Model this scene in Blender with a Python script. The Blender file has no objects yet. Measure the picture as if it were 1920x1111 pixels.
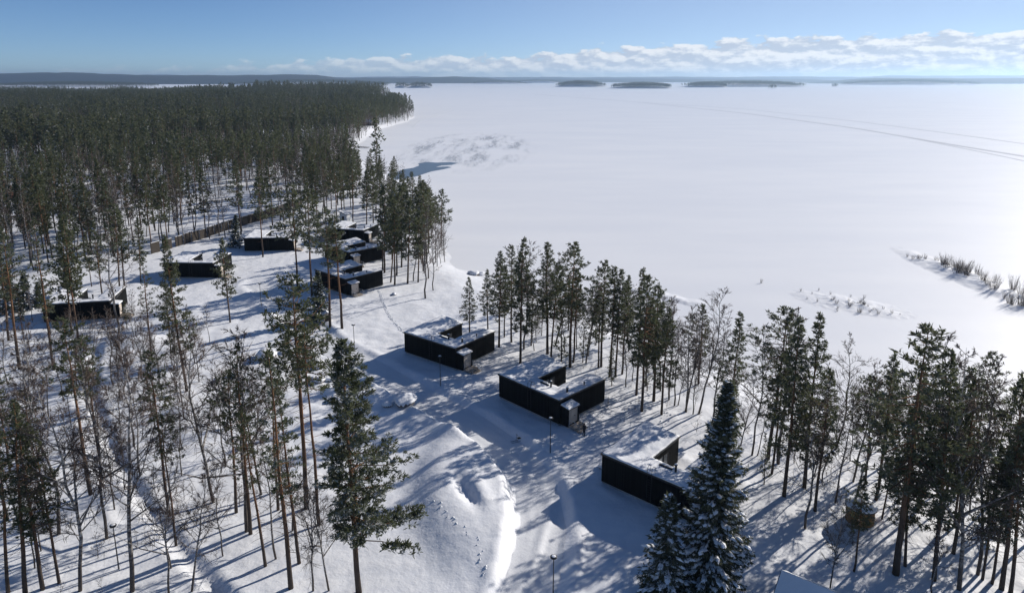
import bpy, bmesh, math, random
import numpy as np
from mathutils import Vector, Matrix
R = math.radians
scene = bpy.context.scene
COL = scene.collection

# ------------------------------------------------------------------ camera
cam_d = bpy.data.cameras.new('camera'); cam = bpy.data.objects.new('camera', cam_d); COL.objects.link(cam)
cam.location = (0, 0, 46.0); cam.rotation_euler = (R(90-12.239), 0, 0)
cam_d.sensor_width = 36.0; cam_d.lens = 36.0*1300/1920; cam_d.shift_y = -125.5/1920
cam_d.clip_start = 0.5; cam_d.clip_end = 60000
scene.camera = cam
# ------------------------------------------------------------------ sky, sun, exposure
SUN_AZ, SUN_EL = 53.0, 24.0           # degrees clockwise from +Y, above the horizon
def nd(nt, typ, **kw):
    n = nt.nodes.new(typ)
    for k, v in kw.items(): setattr(n, k, v)
    return n
def mth(nt, op, a, b=None, clamp=False):
    n = nt.nodes.new('ShaderNodeMath'); n.operation = op; n.use_clamp = clamp
    for i, v in enumerate((a, b)):
        if v is None: continue
        if isinstance(v, (int, float)): n.inputs[i].default_value = v
        else: nt.links.new(v, n.inputs[i])
    return n.outputs[0]
def maprange(nt, v, a, b, c=0.0, d=1.0, smooth=True):
    n = nt.nodes.new('ShaderNodeMapRange'); n.interpolation_type = 'SMOOTHSTEP' if smooth else 'LINEAR'
    nt.links.new(v, n.inputs[0])
    for i, q in zip((1,2,3,4), (a,b,c,d)): n.inputs[i].default_value = q
    return n.outputs[0]
world = bpy.data.worlds.new('World'); scene.world = world; world.use_nodes = True
wt = world.node_tree; wt.nodes.clear()
wout = nd(wt, 'ShaderNodeOutputWorld')
sky = nd(wt, 'ShaderNodeTexSky'); sky.sky_type = 'NISHITA'; sky.sun_disc = False
sky.sun_elevation = R(SUN_EL); sky.sun_rotation = R(SUN_AZ); sky.altitude = 5000; sky.air_density = 1.0; sky.dust_density = 0.7; sky.ozone_density = 4.5
bg = nd(wt, 'ShaderNodeBackground'); bg.inputs[1].default_value = 0.094
wt.links.new(sky.outputs[0], bg.inputs[0])
tc = nd(wt, 'ShaderNodeTexCoord'); sp = nd(wt, 'ShaderNodeSeparateXYZ'); wt.links.new(tc.outputs['Generated'], sp.inputs[0])
el = mth(wt, 'MULTIPLY', mth(wt, 'ARCSINE', sp.outputs[2]), 57.2958)              # elevation, degrees
az = mth(wt, 'MULTIPLY', mth(wt, 'ARCTAN2', sp.outputs[0], sp.outputs[1]), 57.2958)  # azimuth, degrees
def cloud_noise(daz, delv, sx, sy, detail, rough, w=0.0):
    cb = nd(wt, 'ShaderNodeCombineXYZ')
    wt.links.new(mth(wt, 'MULTIPLY', mth(wt, 'ADD', az, daz), sx), cb.inputs[0])
    wt.links.new(mth(wt, 'MULTIPLY', mth(wt, 'ADD', el, delv), sy), cb.inputs[1]); cb.inputs[2].default_value = w
    n = nd(wt, 'ShaderNodeTexNoise'); n.inputs['Scale'].default_value = 1.0
    n.inputs['Detail'].default_value = detail; n.inputs['Roughness'].default_value = rough
    wt.links.new(cb.outputs[0], n.inputs['Vector'])
    return n.outputs['Fac']
big = cloud_noise(40, 0, 0.045, 0.0, 2, 0.4, 3.1)         # where along the horizon the bank is tall
puff = cloud_noise(0, 0, 0.50, 1.15, 8, 0.56)
puff2 = cloud_noise(0.22, 0.30, 0.50, 1.15, 8, 0.56)
bank = mth(wt, 'COSINE', mth(wt, 'MULTIPLY', mth(wt, 'SUBTRACT', az, 62.0), 0.0174533))      # the bank is tallest towards one quarter of the horizon
top = mth(wt, 'ADD', mth(wt, 'ADD', mth(wt, 'MULTIPLY', bank, 2.9), 0.75), mth(wt, 'MULTIPLY', mth(wt, 'SUBTRACT', big, 0.5), 1.6))
hgt = mth(wt, 'SUBTRACT', top, el)
dens = mth(wt, 'ADD', mth(wt, 'MULTIPLY', mth(wt, 'SUBTRACT', puff, 0.5), 3.1), mth(wt, 'MULTIPLY', hgt, 1.15))
mask = maprange(wt, dens, 0.0, 0.30)
mask = mth(wt, 'MULTIPLY', mask, maprange(wt, el, 0.2, 1.0, 0.45, 1.0))
mask = mth(wt, 'MULTIPLY', mask, mth(wt, 'ADD', mth(wt, 'MULTIPLY', maprange(wt, bank, -0.1, 0.6), 0.70), 0.22))
lit = maprange(wt, mth(wt, 'SUBTRACT', puff, puff2), -0.10, 0.13)
ramp = nd(wt, 'ShaderNodeMixRGB'); ramp.inputs[1].default_value = (0.52, 0.59, 0.71, 1); ramp.inputs[2].default_value = (0.93, 0.94, 0.96, 1)
wt.links.new(lit, ramp.inputs[0])
bgc = nd(wt, 'ShaderNodeBackground'); bgc.inputs[1].default_value = 0.92; wt.links.new(ramp.outputs[0], bgc.inputs[0])
wmix = nd(wt, 'ShaderNodeMixShader'); wt.links.new(mask, wmix.inputs[0]); wt.links.new(bg.outputs[0], wmix.inputs[1]); wt.links.new(bgc.outputs[0], wmix.inputs[2])
sun_wash = mth(wt, 'MULTIPLY', mth(wt, 'MULTIPLY', maprange(wt, bank, 0.0, 1.0), maprange(wt, el, 4.0, 30.0, 1.0, 0.0)), 0.42)   # pale wash painted into the sky to whiten it towards the sun
bgv = nd(wt, 'ShaderNodeBackground'); bgv.inputs[0].default_value = (0.62, 0.66, 0.72, 1); bgv.inputs[1].default_value = 0.95
vmix = nd(wt, 'ShaderNodeMixShader'); wt.links.new(sun_wash, vmix.inputs[0]); wt.links.new(bg.outputs[0], vmix.inputs[1]); wt.links.new(bgv.outputs[0], vmix.inputs[2])
wt.links.new(vmix.outputs[0], wmix.inputs[1]); wt.links.new(wmix.outputs[0], wout.inputs[0])
sun_d = bpy.data.lights.new('sun', 'SUN'); sun_d.energy = 5.0; sun_d.angle = R(0.5); sun_d.color = (1.0, 0.94, 0.86)
sun = bpy.data.objects.new('sun', sun_d); COL.objects.link(sun)
sdir = Vector((math.sin(R(SUN_AZ))*math.cos(R(SUN_EL)), math.cos(R(SUN_AZ))*math.cos(R(SUN_EL)), math.sin(R(SUN_EL))))
sun.rotation_euler = sdir.to_track_quat('Z', 'Y').to_euler(); sun.location = sdir*200
vs = scene.view_settings; vs.view_transform = 'Standard'; vs.look = 'None'; vs.exposure = 0.12; vs.gamma = 1.0; vs.use_curve_mapping = False
scene.cycles.volume_bounces = 0; scene.cycles.max_bounces = 6; scene.cycles.transparent_max_bounces = 8

# ------------------------------------------------------------------ materials
def mat(name, col, rough=0.8, spec=0.3, build=None):
    m = bpy.data.materials.new(name); m.use_nodes = True; nt = m.node_tree
    b = nt.nodes['Principled BSDF']
    b.inputs['Base Color'].default_value = (*col, 1); b.inputs['Roughness'].default_value = rough
    b.inputs['Specular IOR Level'].default_value = spec
    if build: build(nt, b)
    return m
def coords(nt, scale=(1,1,1), kind='Object'):
    t = nd(nt, 'ShaderNodeTexCoord'); mp = nd(nt, 'ShaderNodeMapping'); mp.inputs['Scale'].default_value = scale
    nt.links.new(t.outputs[kind], mp.inputs[0]); return mp.outputs[0]
def noise(nt, vec, scale, detail=4, rough=0.55):
    n = nd(nt, 'ShaderNodeTexNoise'); n.inputs['Scale'].default_value = scale; n.inputs['Detail'].default_value = detail
    n.inputs['Roughness'].default_value = rough
    if vec is not None: nt.links.new(vec, n.inputs['Vector'])
    return n.outputs['Fac']
def mixc(nt, fac, a, b):
    n = nd(nt, 'ShaderNodeMixRGB')
    for i, v in ((0, fac), (1, a), (2, b)):
        if isinstance(v, (int, float)): n.inputs[i].default_value = v
        elif isinstance(v, tuple): n.inputs[i].default_value = (*v, 1)
        else: nt.links.new(v, n.inputs[i])
    return n.outputs[0]
def bumpn(nt, b, hgt_out, strength, dist):
    n = nd(nt, 'ShaderNodeBump'); n.inputs['Strength'].default_value = strength; n.inputs['Distance'].default_value = dist
    nt.links.new(hgt_out, n.inputs['Height']); nt.links.new(n.outputs[0], b.inputs['Normal'])
def b_snow(nt, b):
    v = coords(nt)
    fine = noise(nt, v, 2.6, 6, 0.65); mid = noise(nt, v, 0.55, 3, 0.5)
    h = mth(nt, 'ADD', mth(nt, 'MULTIPLY', fine, 0.15), mth(nt, 'MULTIPLY', mid, 0.6))
    bumpn(nt, b, h, 0.7, 0.35)
    # woodland litter: needles and bark crumbs scattered on the snow
    lit_ = maprange(nt, noise(nt, v, 5.0, 5, 0.8), 0.70, 0.78)
    lit_ = mth(nt, 'MULTIPLY', lit_, maprange(nt, noise(nt, v, 0.09, 2), 0.48, 0.62))
    c = mixc(nt, maprange(nt, mid, 0.3, 0.7), (0.80,0.82,0.86), (0.87,0.88,0.90))
    c = mixc(nt, mth(nt, 'MULTIPLY', lit_, 0.5), c, (0.33,0.30,0.26))
    nt.links.new(c, b.inputs['Base Color'])
SNOW = mat('snow', (0.85,0.87,0.90), 0.62, 0.35, b_snow)
def b_lake(nt, b):
    v = coords(nt, (1.0, 0.35, 1.0)); w = coords(nt, (0.012, 0.035, 1.0)); g = coords(nt)
    drift = noise(nt, v, 0.30, 5, 0.6); broad = noise(nt, w, 1.0, 7, 0.62)
    h = mth(nt, 'ADD', mth(nt, 'MULTIPLY', drift, 0.3), mth(nt, 'MULTIPLY', noise(nt, g, 2.2, 3), 0.05))
    bumpn(nt, b, h, 0.30, 0.35)
    b.inputs['Sheen Weight'].default_value = 0.35; b.inputs['Sheen Roughness'].default_value = 0.4
    nt.links.new(mixc(nt, maprange(nt, broad, 0.3, 0.7), (0.80,0.815,0.845), (0.875,0.88,0.89)), b.inputs['Base Color'])
LAKE = mat('lake_snow', (0.85,0.86,0.89), 0.50, 1.0, b_lake)
def b_packed(nt, b):
    v = coords(nt)
    h = mth(nt, 'ADD', mth(nt, 'MULTIPLY', noise(nt, v, 3.5, 6, 0.7), 0.25), mth(nt, 'MULTIPLY', noise(nt, v, 0.9, 2), 0.3))
    bumpn(nt, b, h, 0.6, 0.25)
    nt.links.new(mixc(nt, noise(nt, v, 1.3, 4), (0.70,0.72,0.75), (0.82,0.83,0.85)), b.inputs['Base Color'])
PACKED = mat('packed_snow', (0.76,0.78,0.81), 0.6, 0.35, b_packed)
def b_black(nt, b):
    v = coords(nt)
    s = nd(nt, 'ShaderNodeSeparateXYZ'); nt.links.new(v, s.inputs[0])
    st = mth(nt, 'FRACT', mth(nt, 'MULTIPLY', mth(nt, 'ADD', s.outputs[0], s.outputs[1]), 6.5))
    grv = maprange(nt, st, 0.0, 0.10)
    cell = mth(nt, 'FLOOR', mth(nt, 'MULTIPLY', mth(nt, 'ADD', s.outputs[0], s.outputs[1]), 6.5))
    wn = nd(nt, 'ShaderNodeTexWhiteNoise'); wn.noise_dimensions = '1D'; nt.links.new(cell, wn.inputs['W'])
    c = mixc(nt, wn.outputs['Value'], (0.0030,0.0034,0.004), (0.0105,0.011,0.012))
    nt.links.new(c, b.inputs['Base Color']); bumpn(nt, b, grv, 0.8, 0.02)
BLACK = mat('black_boards', (0.006,0.006,0.007), 0.85, 0.08, b_black)
DARKMETAL = mat('dark_metal', (0.02,0.021,0.023), 0.5, 0.4)
STEEL = mat('galvanised_steel', (0.42,0.43,0.44), 0.45, 0.5)
GLASS = mat('window_glass', (0.03,0.04,0.05), 0.06, 0.6)
CURTAIN = mat('curtain_glass', (0.42,0.43,0.44), 0.15, 0.5)
WHITE = mat('white_paint', (0.75,0.75,0.73), 0.6)
CONCRETE = mat('concrete', (0.36,0.36,0.35), 0.9, 0.2, lambda nt,b: nt.links.new(mixc(nt, noise(nt, coords(nt), 3.0), (0.30,0.30,0.29), (0.42,0.41,0.40)), b.inputs['Base Color']))
def wood(name, a, c, sc=(8,8,0.6)):
    def f(nt, b):
        n = noise(nt, coords(nt, sc), 1.5, 5, 0.6); nt.links.new(mixc(nt, n, a, c), b.inputs['Base Color']); bumpn(nt, b, n, 0.3, 0.01)
    return mat(name, a, 0.75, 0.25, f)
PALEWOOD = wood('pale_wood', (0.52,0.45,0.38), (0.66,0.58,0.50))
DECKWOOD = wood('deck_wood', (0.27,0.23,0.19), (0.40,0.35,0.30), (0.6,8,8))
ORANGEWOOD = wood('orange_wood', (0.24,0.13,0.05), (0.36,0.20,0.085))
BROWNWOOD = wood('brown_wood', (0.026,0.021,0.017), (0.055,0.044,0.035))
REDWOOD = wood('red_wood', (0.16,0.05,0.035), (0.22,0.075,0.05))
ROCK = mat('rock', (0.16,0.15,0.15), 0.9, 0.2, lambda nt,b: nt.links.new(mixc(nt, noise(nt, coords(nt), 2.5, 6), (0.09,0.085,0.085), (0.26,0.24,0.23)), b.inputs['Base Color']))
def b_bark(lo, mid, hi, zlo, zhi):
    def f(nt, b):
        v = coords(nt); s = nd(nt, 'ShaderNodeSeparateXYZ'); nt.links.new(v, s.inputs[0])
        n = noise(nt, coords(nt, (6,6,1.2)), 1.0, 5, 0.65)
        z = mth(nt, 'ADD', s.outputs[2], mth(nt, 'MULTIPLY', n, 5.0))
        c = mixc(nt, maprange(nt, z, zlo, zhi), lo, mid)
        c = mixc(nt, mth(nt, 'MULTIPLY', maprange(nt, n, 0.45, 0.6), 0.6), c, hi)
        nt.links.new(c, b.inputs['Base Color']); bumpn(nt, b, n, 0.6, 0.04)
    return f
PINEBARK = mat('pine_bark', (0.09,0.06,0.045), 0.9, 0.15, b_bark((0.070,0.055,0.046), (0.20,0.105,0.055), (0.05,0.04,0.034), 4.0, 12.0))
def b_birch(nt, b):
    s = nd(nt, 'ShaderNodeSeparateXYZ'); v = coords(nt); nt.links.new(v, s.inputs[0])
    n = noise(nt, coords(nt, (2.2,2.2,7.0)), 1.0, 4, 0.6); m_ = noise(nt, v, 0.8, 3)
    c = mixc(nt, maprange(nt, n, 0.42, 0.60), (0.075,0.065,0.06), (0.34,0.325,0.31))
    c = mixc(nt, maprange(nt, mth(nt, 'ADD', s.outputs[2], mth(nt, 'MULTIPLY', m_, 6.0)), 3.5, 8.0), (0.085,0.072,0.064), c)
    nt.links.new(c, b.inputs['Base Color'])
BIRCHBARK = mat('birch_bark', (0.3,0.29,0.28), 0.85, 0.2, b_birch)
TWIG = mat('bare_twigs', (0.085,0.062,0.052), 0.9, 0.15, lambda nt,b: nt.links.new(mixc(nt, noise(nt, coords(nt), 0.7, 2), (0.06,0.045,0.038), (0.125,0.095,0.08)), b.inputs['Base Color']))
def b_needles(ca, cb, snow_lo, snow_hi, amount):
    def f(nt, b):
        v = coords(nt)
        g = nd(nt, 'ShaderNodeNewGeometry'); s = nd(nt, 'ShaderNodeSeparateXYZ'); nt.links.new(g.outputs['True Normal'], s.inputs[0])
        up = mth(nt, 'ABSOLUTE', s.outputs[2])
        n = noise(nt, v, 0.75, 3, 0.6); oi = nd(nt, 'ShaderNodeObjectInfo')
        k = mth(nt, 'MULTIPLY', maprange(nt, up, snow_lo, snow_hi), maprange(nt, n, 0.40, 0.66))
        k = mth(nt, 'MULTIPLY', k, mth(nt, 'ADD', mth(nt, 'MULTIPLY', mth(nt, 'POWER', oi.outputs['Random'], 2.0), amount*1.2), amount*0.35))
        c = mixc(nt, noise(nt, v, 1.9, 3), ca, cb)
        c = mixc(nt, mth(nt, 'MULTIPLY', mth(nt, 'FRACT', mth(nt, 'MULTIPLY', oi.outputs['Random'], 7.31)), 0.65), c, (0.084,0.090,0.046))
        nt.links.new(mixc(nt, k, c, (0.80,0.82,0.85)), b.inputs['Base Color'])
        tr = nd(nt, 'ShaderNodeBsdfTranslucent'); nt.links.new(mixc(nt, 0.35, c, (0.17,0.18,0.085)), tr.inputs[0])
        mx = nd(nt, 'ShaderNodeMixShader'); mx.inputs[0].default_value = 0.40
        nt.links.new(b.outputs[0], mx.inputs[1]); nt.links.new(tr.outputs[0], mx.inputs[2])
        nt.links.new(mx.outputs[0], nt.nodes['Material Output'].inputs[0])
    return f
PINE_N = mat('pine_needles', (0.05,0.065,0.035), 0.7, 0.25, b_needles((0.040,0.052,0.028), (0.086,0.102,0.050), 0.35, 0.90, 0.62))
SPRUCE_N = mat('spruce_needles', (0.03,0.045,0.04), 0.7, 0.25, b_needles((0.020,0.034,0.028), (0.038,0.056,0.044), 0.5, 0.95, 0.5))
FARWOOD = mat('forest_floor', (0.03,0.035,0.03), 0.95, 0.1, lambda nt,b: nt.links.new(mixc(nt, noise(nt, coords(nt), 0.02, 6, 0.7), (0.020,0.026,0.022), (0.065,0.070,0.065)), b.inputs['Base Color']))
def b_water(nt, b):
    bumpn(nt, b, noise(nt, coords(nt), 0.5, 3), 0.08, 0.1)
WATER = mat('open_water', (0.12,0.155,0.19), 0.3, 0.4, b_water)
def b_slush(nt, b):
    v = coords(nt, (1.0, 0.14, 1.0))
    n = noise(nt, v, 0.11, 8, 0.70); m_ = noise(nt, coords(nt, (1,0.35,1)), 0.035, 3, 0.5)
    t = nd(nt, 'ShaderNodeTexCoord'); s = nd(nt, 'ShaderNodeSeparateXYZ'); nt.links.new(t.outputs['Generated'], s.inputs[0])
    ex = mth(nt, 'SUBTRACT', s.outputs[0], 0.5); ey = mth(nt, 'SUBTRACT', s.outputs[1], 0.5)
    rr = mth(nt, 'ADD', mth(nt, 'MULTIPLY', ex, ex), mth(nt, 'MULTIPLY', ey, ey))
    k = mth(nt, 'MULTIPLY', maprange(nt, n, 0.40, 0.76), maprange(nt, m_, 0.33, 0.52))
    k = mth(nt, 'MULTIPLY', k, maprange(nt, rr, 0.10, 0.25, 1.0, 0.0))
    tr = nd(nt, 'ShaderNodeBsdfTransparent'); mx = nd(nt, 'ShaderNodeMixShader'); nt.links.new(mth(nt, 'MULTIPLY', k, 0.75), mx.inputs[0])
    nt.links.new(tr.outputs[0], mx.inputs[1]); nt.links.new(b.outputs[0], mx.inputs[2]); nt.links.new(mx.outputs[0], nt.nodes['Material Output'].inputs[0])
SLUSH = mat('grey_slush', (0.46,0.49,0.53), 0.45, 0.4, b_slush)

# ------------------------------------------------------------------ mesh helpers
class MB:
    def __init__(s): s.v = []; s.f = []
    def quad(s, *p): n = len(s.v); s.v += [tuple(q) for q in p]; s.f.append(tuple(range(n, n+len(p))))
    def box(s, x0, y0, z0, x1, y1, z1):
        n = len(s.v); s.v += [(x0,y0,z0),(x1,y0,z0),(x1,y1,z0),(x0,y1,z0),(x0,y0,z1),(x1,y0,z1),(x1,y1,z1),(x0,y1,z1)]
        s.f += [tuple(n+i for i in q) for q in ((0,3,2,1),(4,5,6,7),(0,1,5,4),(1,2,6,5),(2,3,7,6),(3,0,4,7))]; return s
    def tube(s, pts, rad, sides=6, cap=True):
        n0 = len(s.v); P = [Vector(p) for p in pts]; m = len(P)
        up = Vector((0.31,0.17,0.94))
        for i, p in enumerate(P):
            d = (P[min(i+1,m-1)]-P[max(i-1,0)]).normalized()
            a = d.cross(up)
            if a.length < 0.05: a = d.cross(Vector((1,0,0)))
            a.normalize(); b = d.cross(a)
            for k in range(sides):
                t = 2*math.pi*k/sides; q = p+(a*math.cos(t)+b*math.sin(t))*rad[i]; s.v.append((q.x,q.y,q.z))
        for i in range(m-1):
            for k in range(sides):
                a = n0+i*sides+k; b = n0+i*sides+(k+1)%sides
                s.f.append((a, a+sides, b+sides, b))
        if cap:
            s.f.append(tuple(n0+k for k in range(sides))); s.f.append(tuple(n0+(m-1)*sides+k for k in reversed(range(sides))))
        return s
    def mesh(s, name, m, smooth=False):
        me = bpy.data.meshes.new(name); me.from_pydata(s.v, [], s.f); me.update()
        me.materials.append(m)
        if smooth: me.polygons.foreach_set('use_smooth', [True]*len(me.polygons))
        return me
    def build(s, name, m, parent=None, smooth=False): return link(name, s.mesh(name, m, smooth), parent)
def link(name, me, parent=None):
    o = bpy.data.objects.new(name, me); COL.objects.link(o)
    if parent: o.parent = parent
    return o
def thing(name, label, cat, loc=(0,0,0), rz=0.0, group=None):
    o = bpy.data.objects.new(name, None); COL.objects.link(o); o.location = loc; o.rotation_euler = (0,0,rz); o.empty_display_size = 0.3
    return tag(o, label, cat, group)
def tag(o, label, cat, group=None):
    o['label'] = label; o['category'] = cat
    if group: o['group'] = group
    return o
def struct(o, kind='structure'): o['kind'] = kind; return o
def copy_tree(o, parent=None):
    c = o.copy(); COL.objects.link(c); c.parent = parent
    for ch in list(o.children): copy_tree(ch, c)
    return c
def raw_mesh(name, V, Fc, m, smooth=False):
    """numpy verts (n,3), faces (k,3|4) -> mesh"""
    me = bpy.data.meshes.new(name); V = np.asarray(V, np.float32); Fc = np.asarray(Fc, np.int32); k = Fc.shape[1]
    me.vertices.add(len(V)); me.vertices.foreach_set('co', V.ravel())
    me.loops.add(Fc.size); me.loops.foreach_set('vertex_index', Fc.ravel())
    me.polygons.add(len(Fc)); me.polygons.foreach_set('loop_start', np.arange(0, Fc.size, k, dtype=np.int32))
    if smooth: me.polygons.foreach_set('use_smooth', np.ones(len(Fc), bool))
    me.update(calc_edges=True); me.validate(); me.materials.append(m); return me

# ------------------------------------------------------------------ terrain
LAKE_Z = -1.5
SHORE = np.array([(260,-60),(140,25),(86.8,64.7),(66.5,81.8),(58.9,88.9),(50.4,94.5),(41.3,101.8),(33.8,111.2),(24.5,125.2),(13.7,141.1),(0,156.8),(-9.3,165.9),(-14.5,173.4),(-18.1,190.5),(-20.6,211.1),(-25.5,246.3),(-31,274.5),(-39.9,302),(-49.3,317.9),(-58.5,335.4),(-74.3,370),(-93.4,415.1),(-108.2,461.6),(-113.7,511.1),(-122.6,594),(-130.3,656.2),(-124.2,708.1),(-118.5,797.9),(-125.3,900.3),(-163.4,1104.4),(-227.5,1365.3),(-375,1837),(-375,1837),(-540,2250),(-900,2400),(-1500,2350),(-2600,2300),(-2600,-60)], float)
ROAD = np.array([(-59.1,153.9),(-44.7,133.3),(-31.9,114.8),(-22.6,105.5),(-12.6,94.4),(-5.9,87.6),(-0.7,80.5),(2.5,73.3),(3.3,65.3),(2.3,58.7),(1.2,53.8),(-2,40)], float)
TRENCH = np.array([(-72,113),(-68.2,105.5),(-62.8,95.8),(-50,79.2),(-39.4,67.1),(-32.2,60.2),(-25.4,53.8),(-17,44)], float)
BERM = np.array([(-74,111),(-72.1,105.5),(-65.4,94.9),(-51.1,75.6),(-41.6,64.4)], float)
LANE = np.array([(7.3,70.9),(5.6,69),(4.9,64.9),(3.6,59.9),(2.1,55.6),(1.5,53.8)], float)
BANK = np.array([(2.1,79.2),(3.5,77.6),(5,74.1),(7.3,71.3)], float)
# cabins: origin corner, heading of the long wall (degrees)
CABINS = [(-18.4,111.9,-38.0),(-1.9,94.7,-45.7),(10.4,72.7,-42.0),(-44.7,151.9,-42.0),(-49.0,175.9,-45.0),(-53.8,196.2,-15.0),
          (-72.8,183.3,2.8),(-82.0,157.8,-2.4),(-90.0,126.6,12.0)]
def hash2(ix, iy):
    n = (ix.astype(np.int64)*374761393 + iy.astype(np.int64)*668265263) & 0xffffffff
    n = ((n ^ (n >> 13))*1274126177) & 0xffffffff
    return ((n ^ (n >> 16)) & 0xffff)/65535.0
def vnoise(x, y):
    ix = np.floor(x); iy = np.floor(y); fx = x-ix; fy = y-iy
    fx = fx*fx*(3-2*fx); fy = fy*fy*(3-2*fy)
    a = hash2(ix,iy); b = hash2(ix+1,iy); c = hash2(ix,iy+1); d = hash2(ix+1,iy+1)
    return (a*(1-fx)+b*fx)*(1-fy)+(c*(1-fx)+d*fx)*fy - 0.5
def seg_dist(x, y, P):
    best = np.full(x.shape, 1e9); side = np.zeros(x.shape)
    for (ax,ay),(bx,by) in zip(P[:-1], P[1:]):
        dx, dy = bx-ax, by-ay; L2 = dx*dx+dy*dy
        t = np.clip(((x-ax)*dx+(y-ay)*dy)/L2, 0, 1)
        d = np.hypot(x-ax-t*dx, y-ay-t*dy)
        m = d < best
        side = np.where(m, np.sign(dx*(y-ay)-dy*(x-ax)), side); best = np.where(m, d, best)
    return best, side
def inside(x, y, P):
    r = np.zeros(x.shape, bool); n = len(P)
    for i in range(n):
        x0,y0 = P[i]; x1,y1 = P[(i+1)%n]
        c = ((y0 > y) != (y1 > y))
        with np.errstate(divide='ignore', invalid='ignore'):
            xi = (x1-x0)*(y-y0)/(y1-y0)+x0
        r ^= c & (x < xi)
    return r
def smooth(t):
    t = np.clip(t,0,1); return t*t*(3-2*t)
def bump(x, y, cx, cy, rx, ry, ang, h, p=1.0):
    c, s = math.cos(math.radians(ang)), math.sin(math.radians(ang))
    u = ((x-cx)*c+(y-cy)*s)/rx; v = (-(x-cx)*s+(y-cy)*c)/ry
    return h*np.exp(-(u*u+v*v)**p)
def height(x, y):
    x = np.asarray(x, float); y = np.asarray(y, float)
    d, _ = seg_dist(x, y, SHORE[:-1]); ins = inside(x, y, SHORE)
    sd = np.where(ins, d, -d)
    wob = 3.0*vnoise(x/9+3, y/9)+1.6*vnoise(x/3.5, y/3.5)
    land = smooth((sd+wob+3.0)/np.where(np.hypot(x,y) < 260, 15.0, 9.0))
    z = LAKE_Z-0.35+land*(-LAKE_Z+0.35)
    rough = 0.55*vnoise(x/11+7, y/11)+0.22*vnoise(x/3.7, y/3.7+5)+0.15*vnoise(x/1.5, y/1.5)
    calm = 1-0.8*np.exp(-(((x+7)/13)**2+((y-68)/19)**2)**2)      # wind-smoothed open snow round the mound
    z = z+land*rough*calm
    # rising woodland far back
    z = z+land*(bump(x,y,-420,1650,420,420,0,13)+bump(x,y,-1300,1200,500,300,0,2)+3*vnoise(x/160,y/160)*(y < 1300))*smooth((y-300)/300)
    # big wind-packed mound beside the road, with its scoop
    z = z+bump(x,y,-4.6,70.8,6.0,13.0,8,1.55,2.2)+bump(x,y,-11,68,8,12,0,0.55,1.2)
    z = z-bump(x,y,-5.0,68.6,0.8,3.2,24,0.8,1.2)+bump(x,y,-3.6,68.2,1.3,4.0,22,0.30)
    z = z+bump(x,y,-8.5,84,2.2,3.2,40,0.9)+bump(x,y,-14,89,3.5,3.0,30,0.7)+bump(x,y,-19,97,4,5,40,0.6)
    z = z+bump(x,y,-66,116,5,3,10,1.3)+bump(x,y,-88,113,7,3,10,1.1)+bump(x,y,-79,121,3,2,0,0.8)+bump(x,y,-38,99,4,4,0,0.6)
    # lumpy bank between the road and the woodland
    lump = np.exp(-(((x+24)/11)**2+((y-95)/11)**2)**1.5)
    z = z+lump*(0.9*np.maximum(vnoise(x/2.3+11,y/2.3),-0.1)+0.25*vnoise(x/0.9,y/0.9))
    # level ground round each cabin
    for ax, ay, ang in CABINS:
        c, s = math.cos(math.radians(ang)), math.sin(math.radians(ang))
        u = (x-ax)*c+(y-ay)*s; v = -(x-ax)*s+(y-ay)*c
        q = np.maximum(np.maximum(-u, u-11.9), np.maximum(-v, v-10.1))
        k = smooth(1-q/4.0)
        z = z*(1-k)+k*(0.10*vnoise(x/2.1,y/2.1)+0.0)
        z = z+0.28*np.exp(-((q-0.9)/0.8)**2)*(q > 0)*(0.5+vnoise(x/2.7+4,y/2.7))
    # ploughed road: cut floor, thrown-up shoulders
    d, _ = seg_dist(x, y, ROAD)
    k = smooth((3.9-d)/1.5)
    z = z*(1-k)+k*(-0.18+0.03*vnoise(x/1.2,y/1.2))+0.30*np.exp(-((d-3.8)/0.8)**2)*(0.85+0.7*vnoise(x/3.0,y/3.0))
    d, _ = seg_dist(x, y, LANE)
    z = z-0.15*np.exp(-(d/0.9)**4)+0.12*np.exp(-((d-1.3)/0.5)**2)
    d, _ = seg_dist(x, y, BANK)
    z = z+0.26*np.exp(-(d/0.9)**2)*(0.9+0.7*vnoise(x/1.6,y/1.6))
    d, _ = seg_dist(x, y, TRENCH)
    z = z-0.45*np.exp(-(d/0.75)**4)*(0.8+0.6*vnoise(x/1.3,y/1.3))+0.14*np.exp(-((d-1.3)/0.5)**2)*(0.6+1.2*vnoise(x/0.9,y/0.9))
    d, _ = seg_dist(x, y, BERM)
    z = z+0.30*np.exp(-(d/0.5)**2)*(0.8+1.0*vnoise(x/1.2,y/1.2))
    return z
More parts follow.
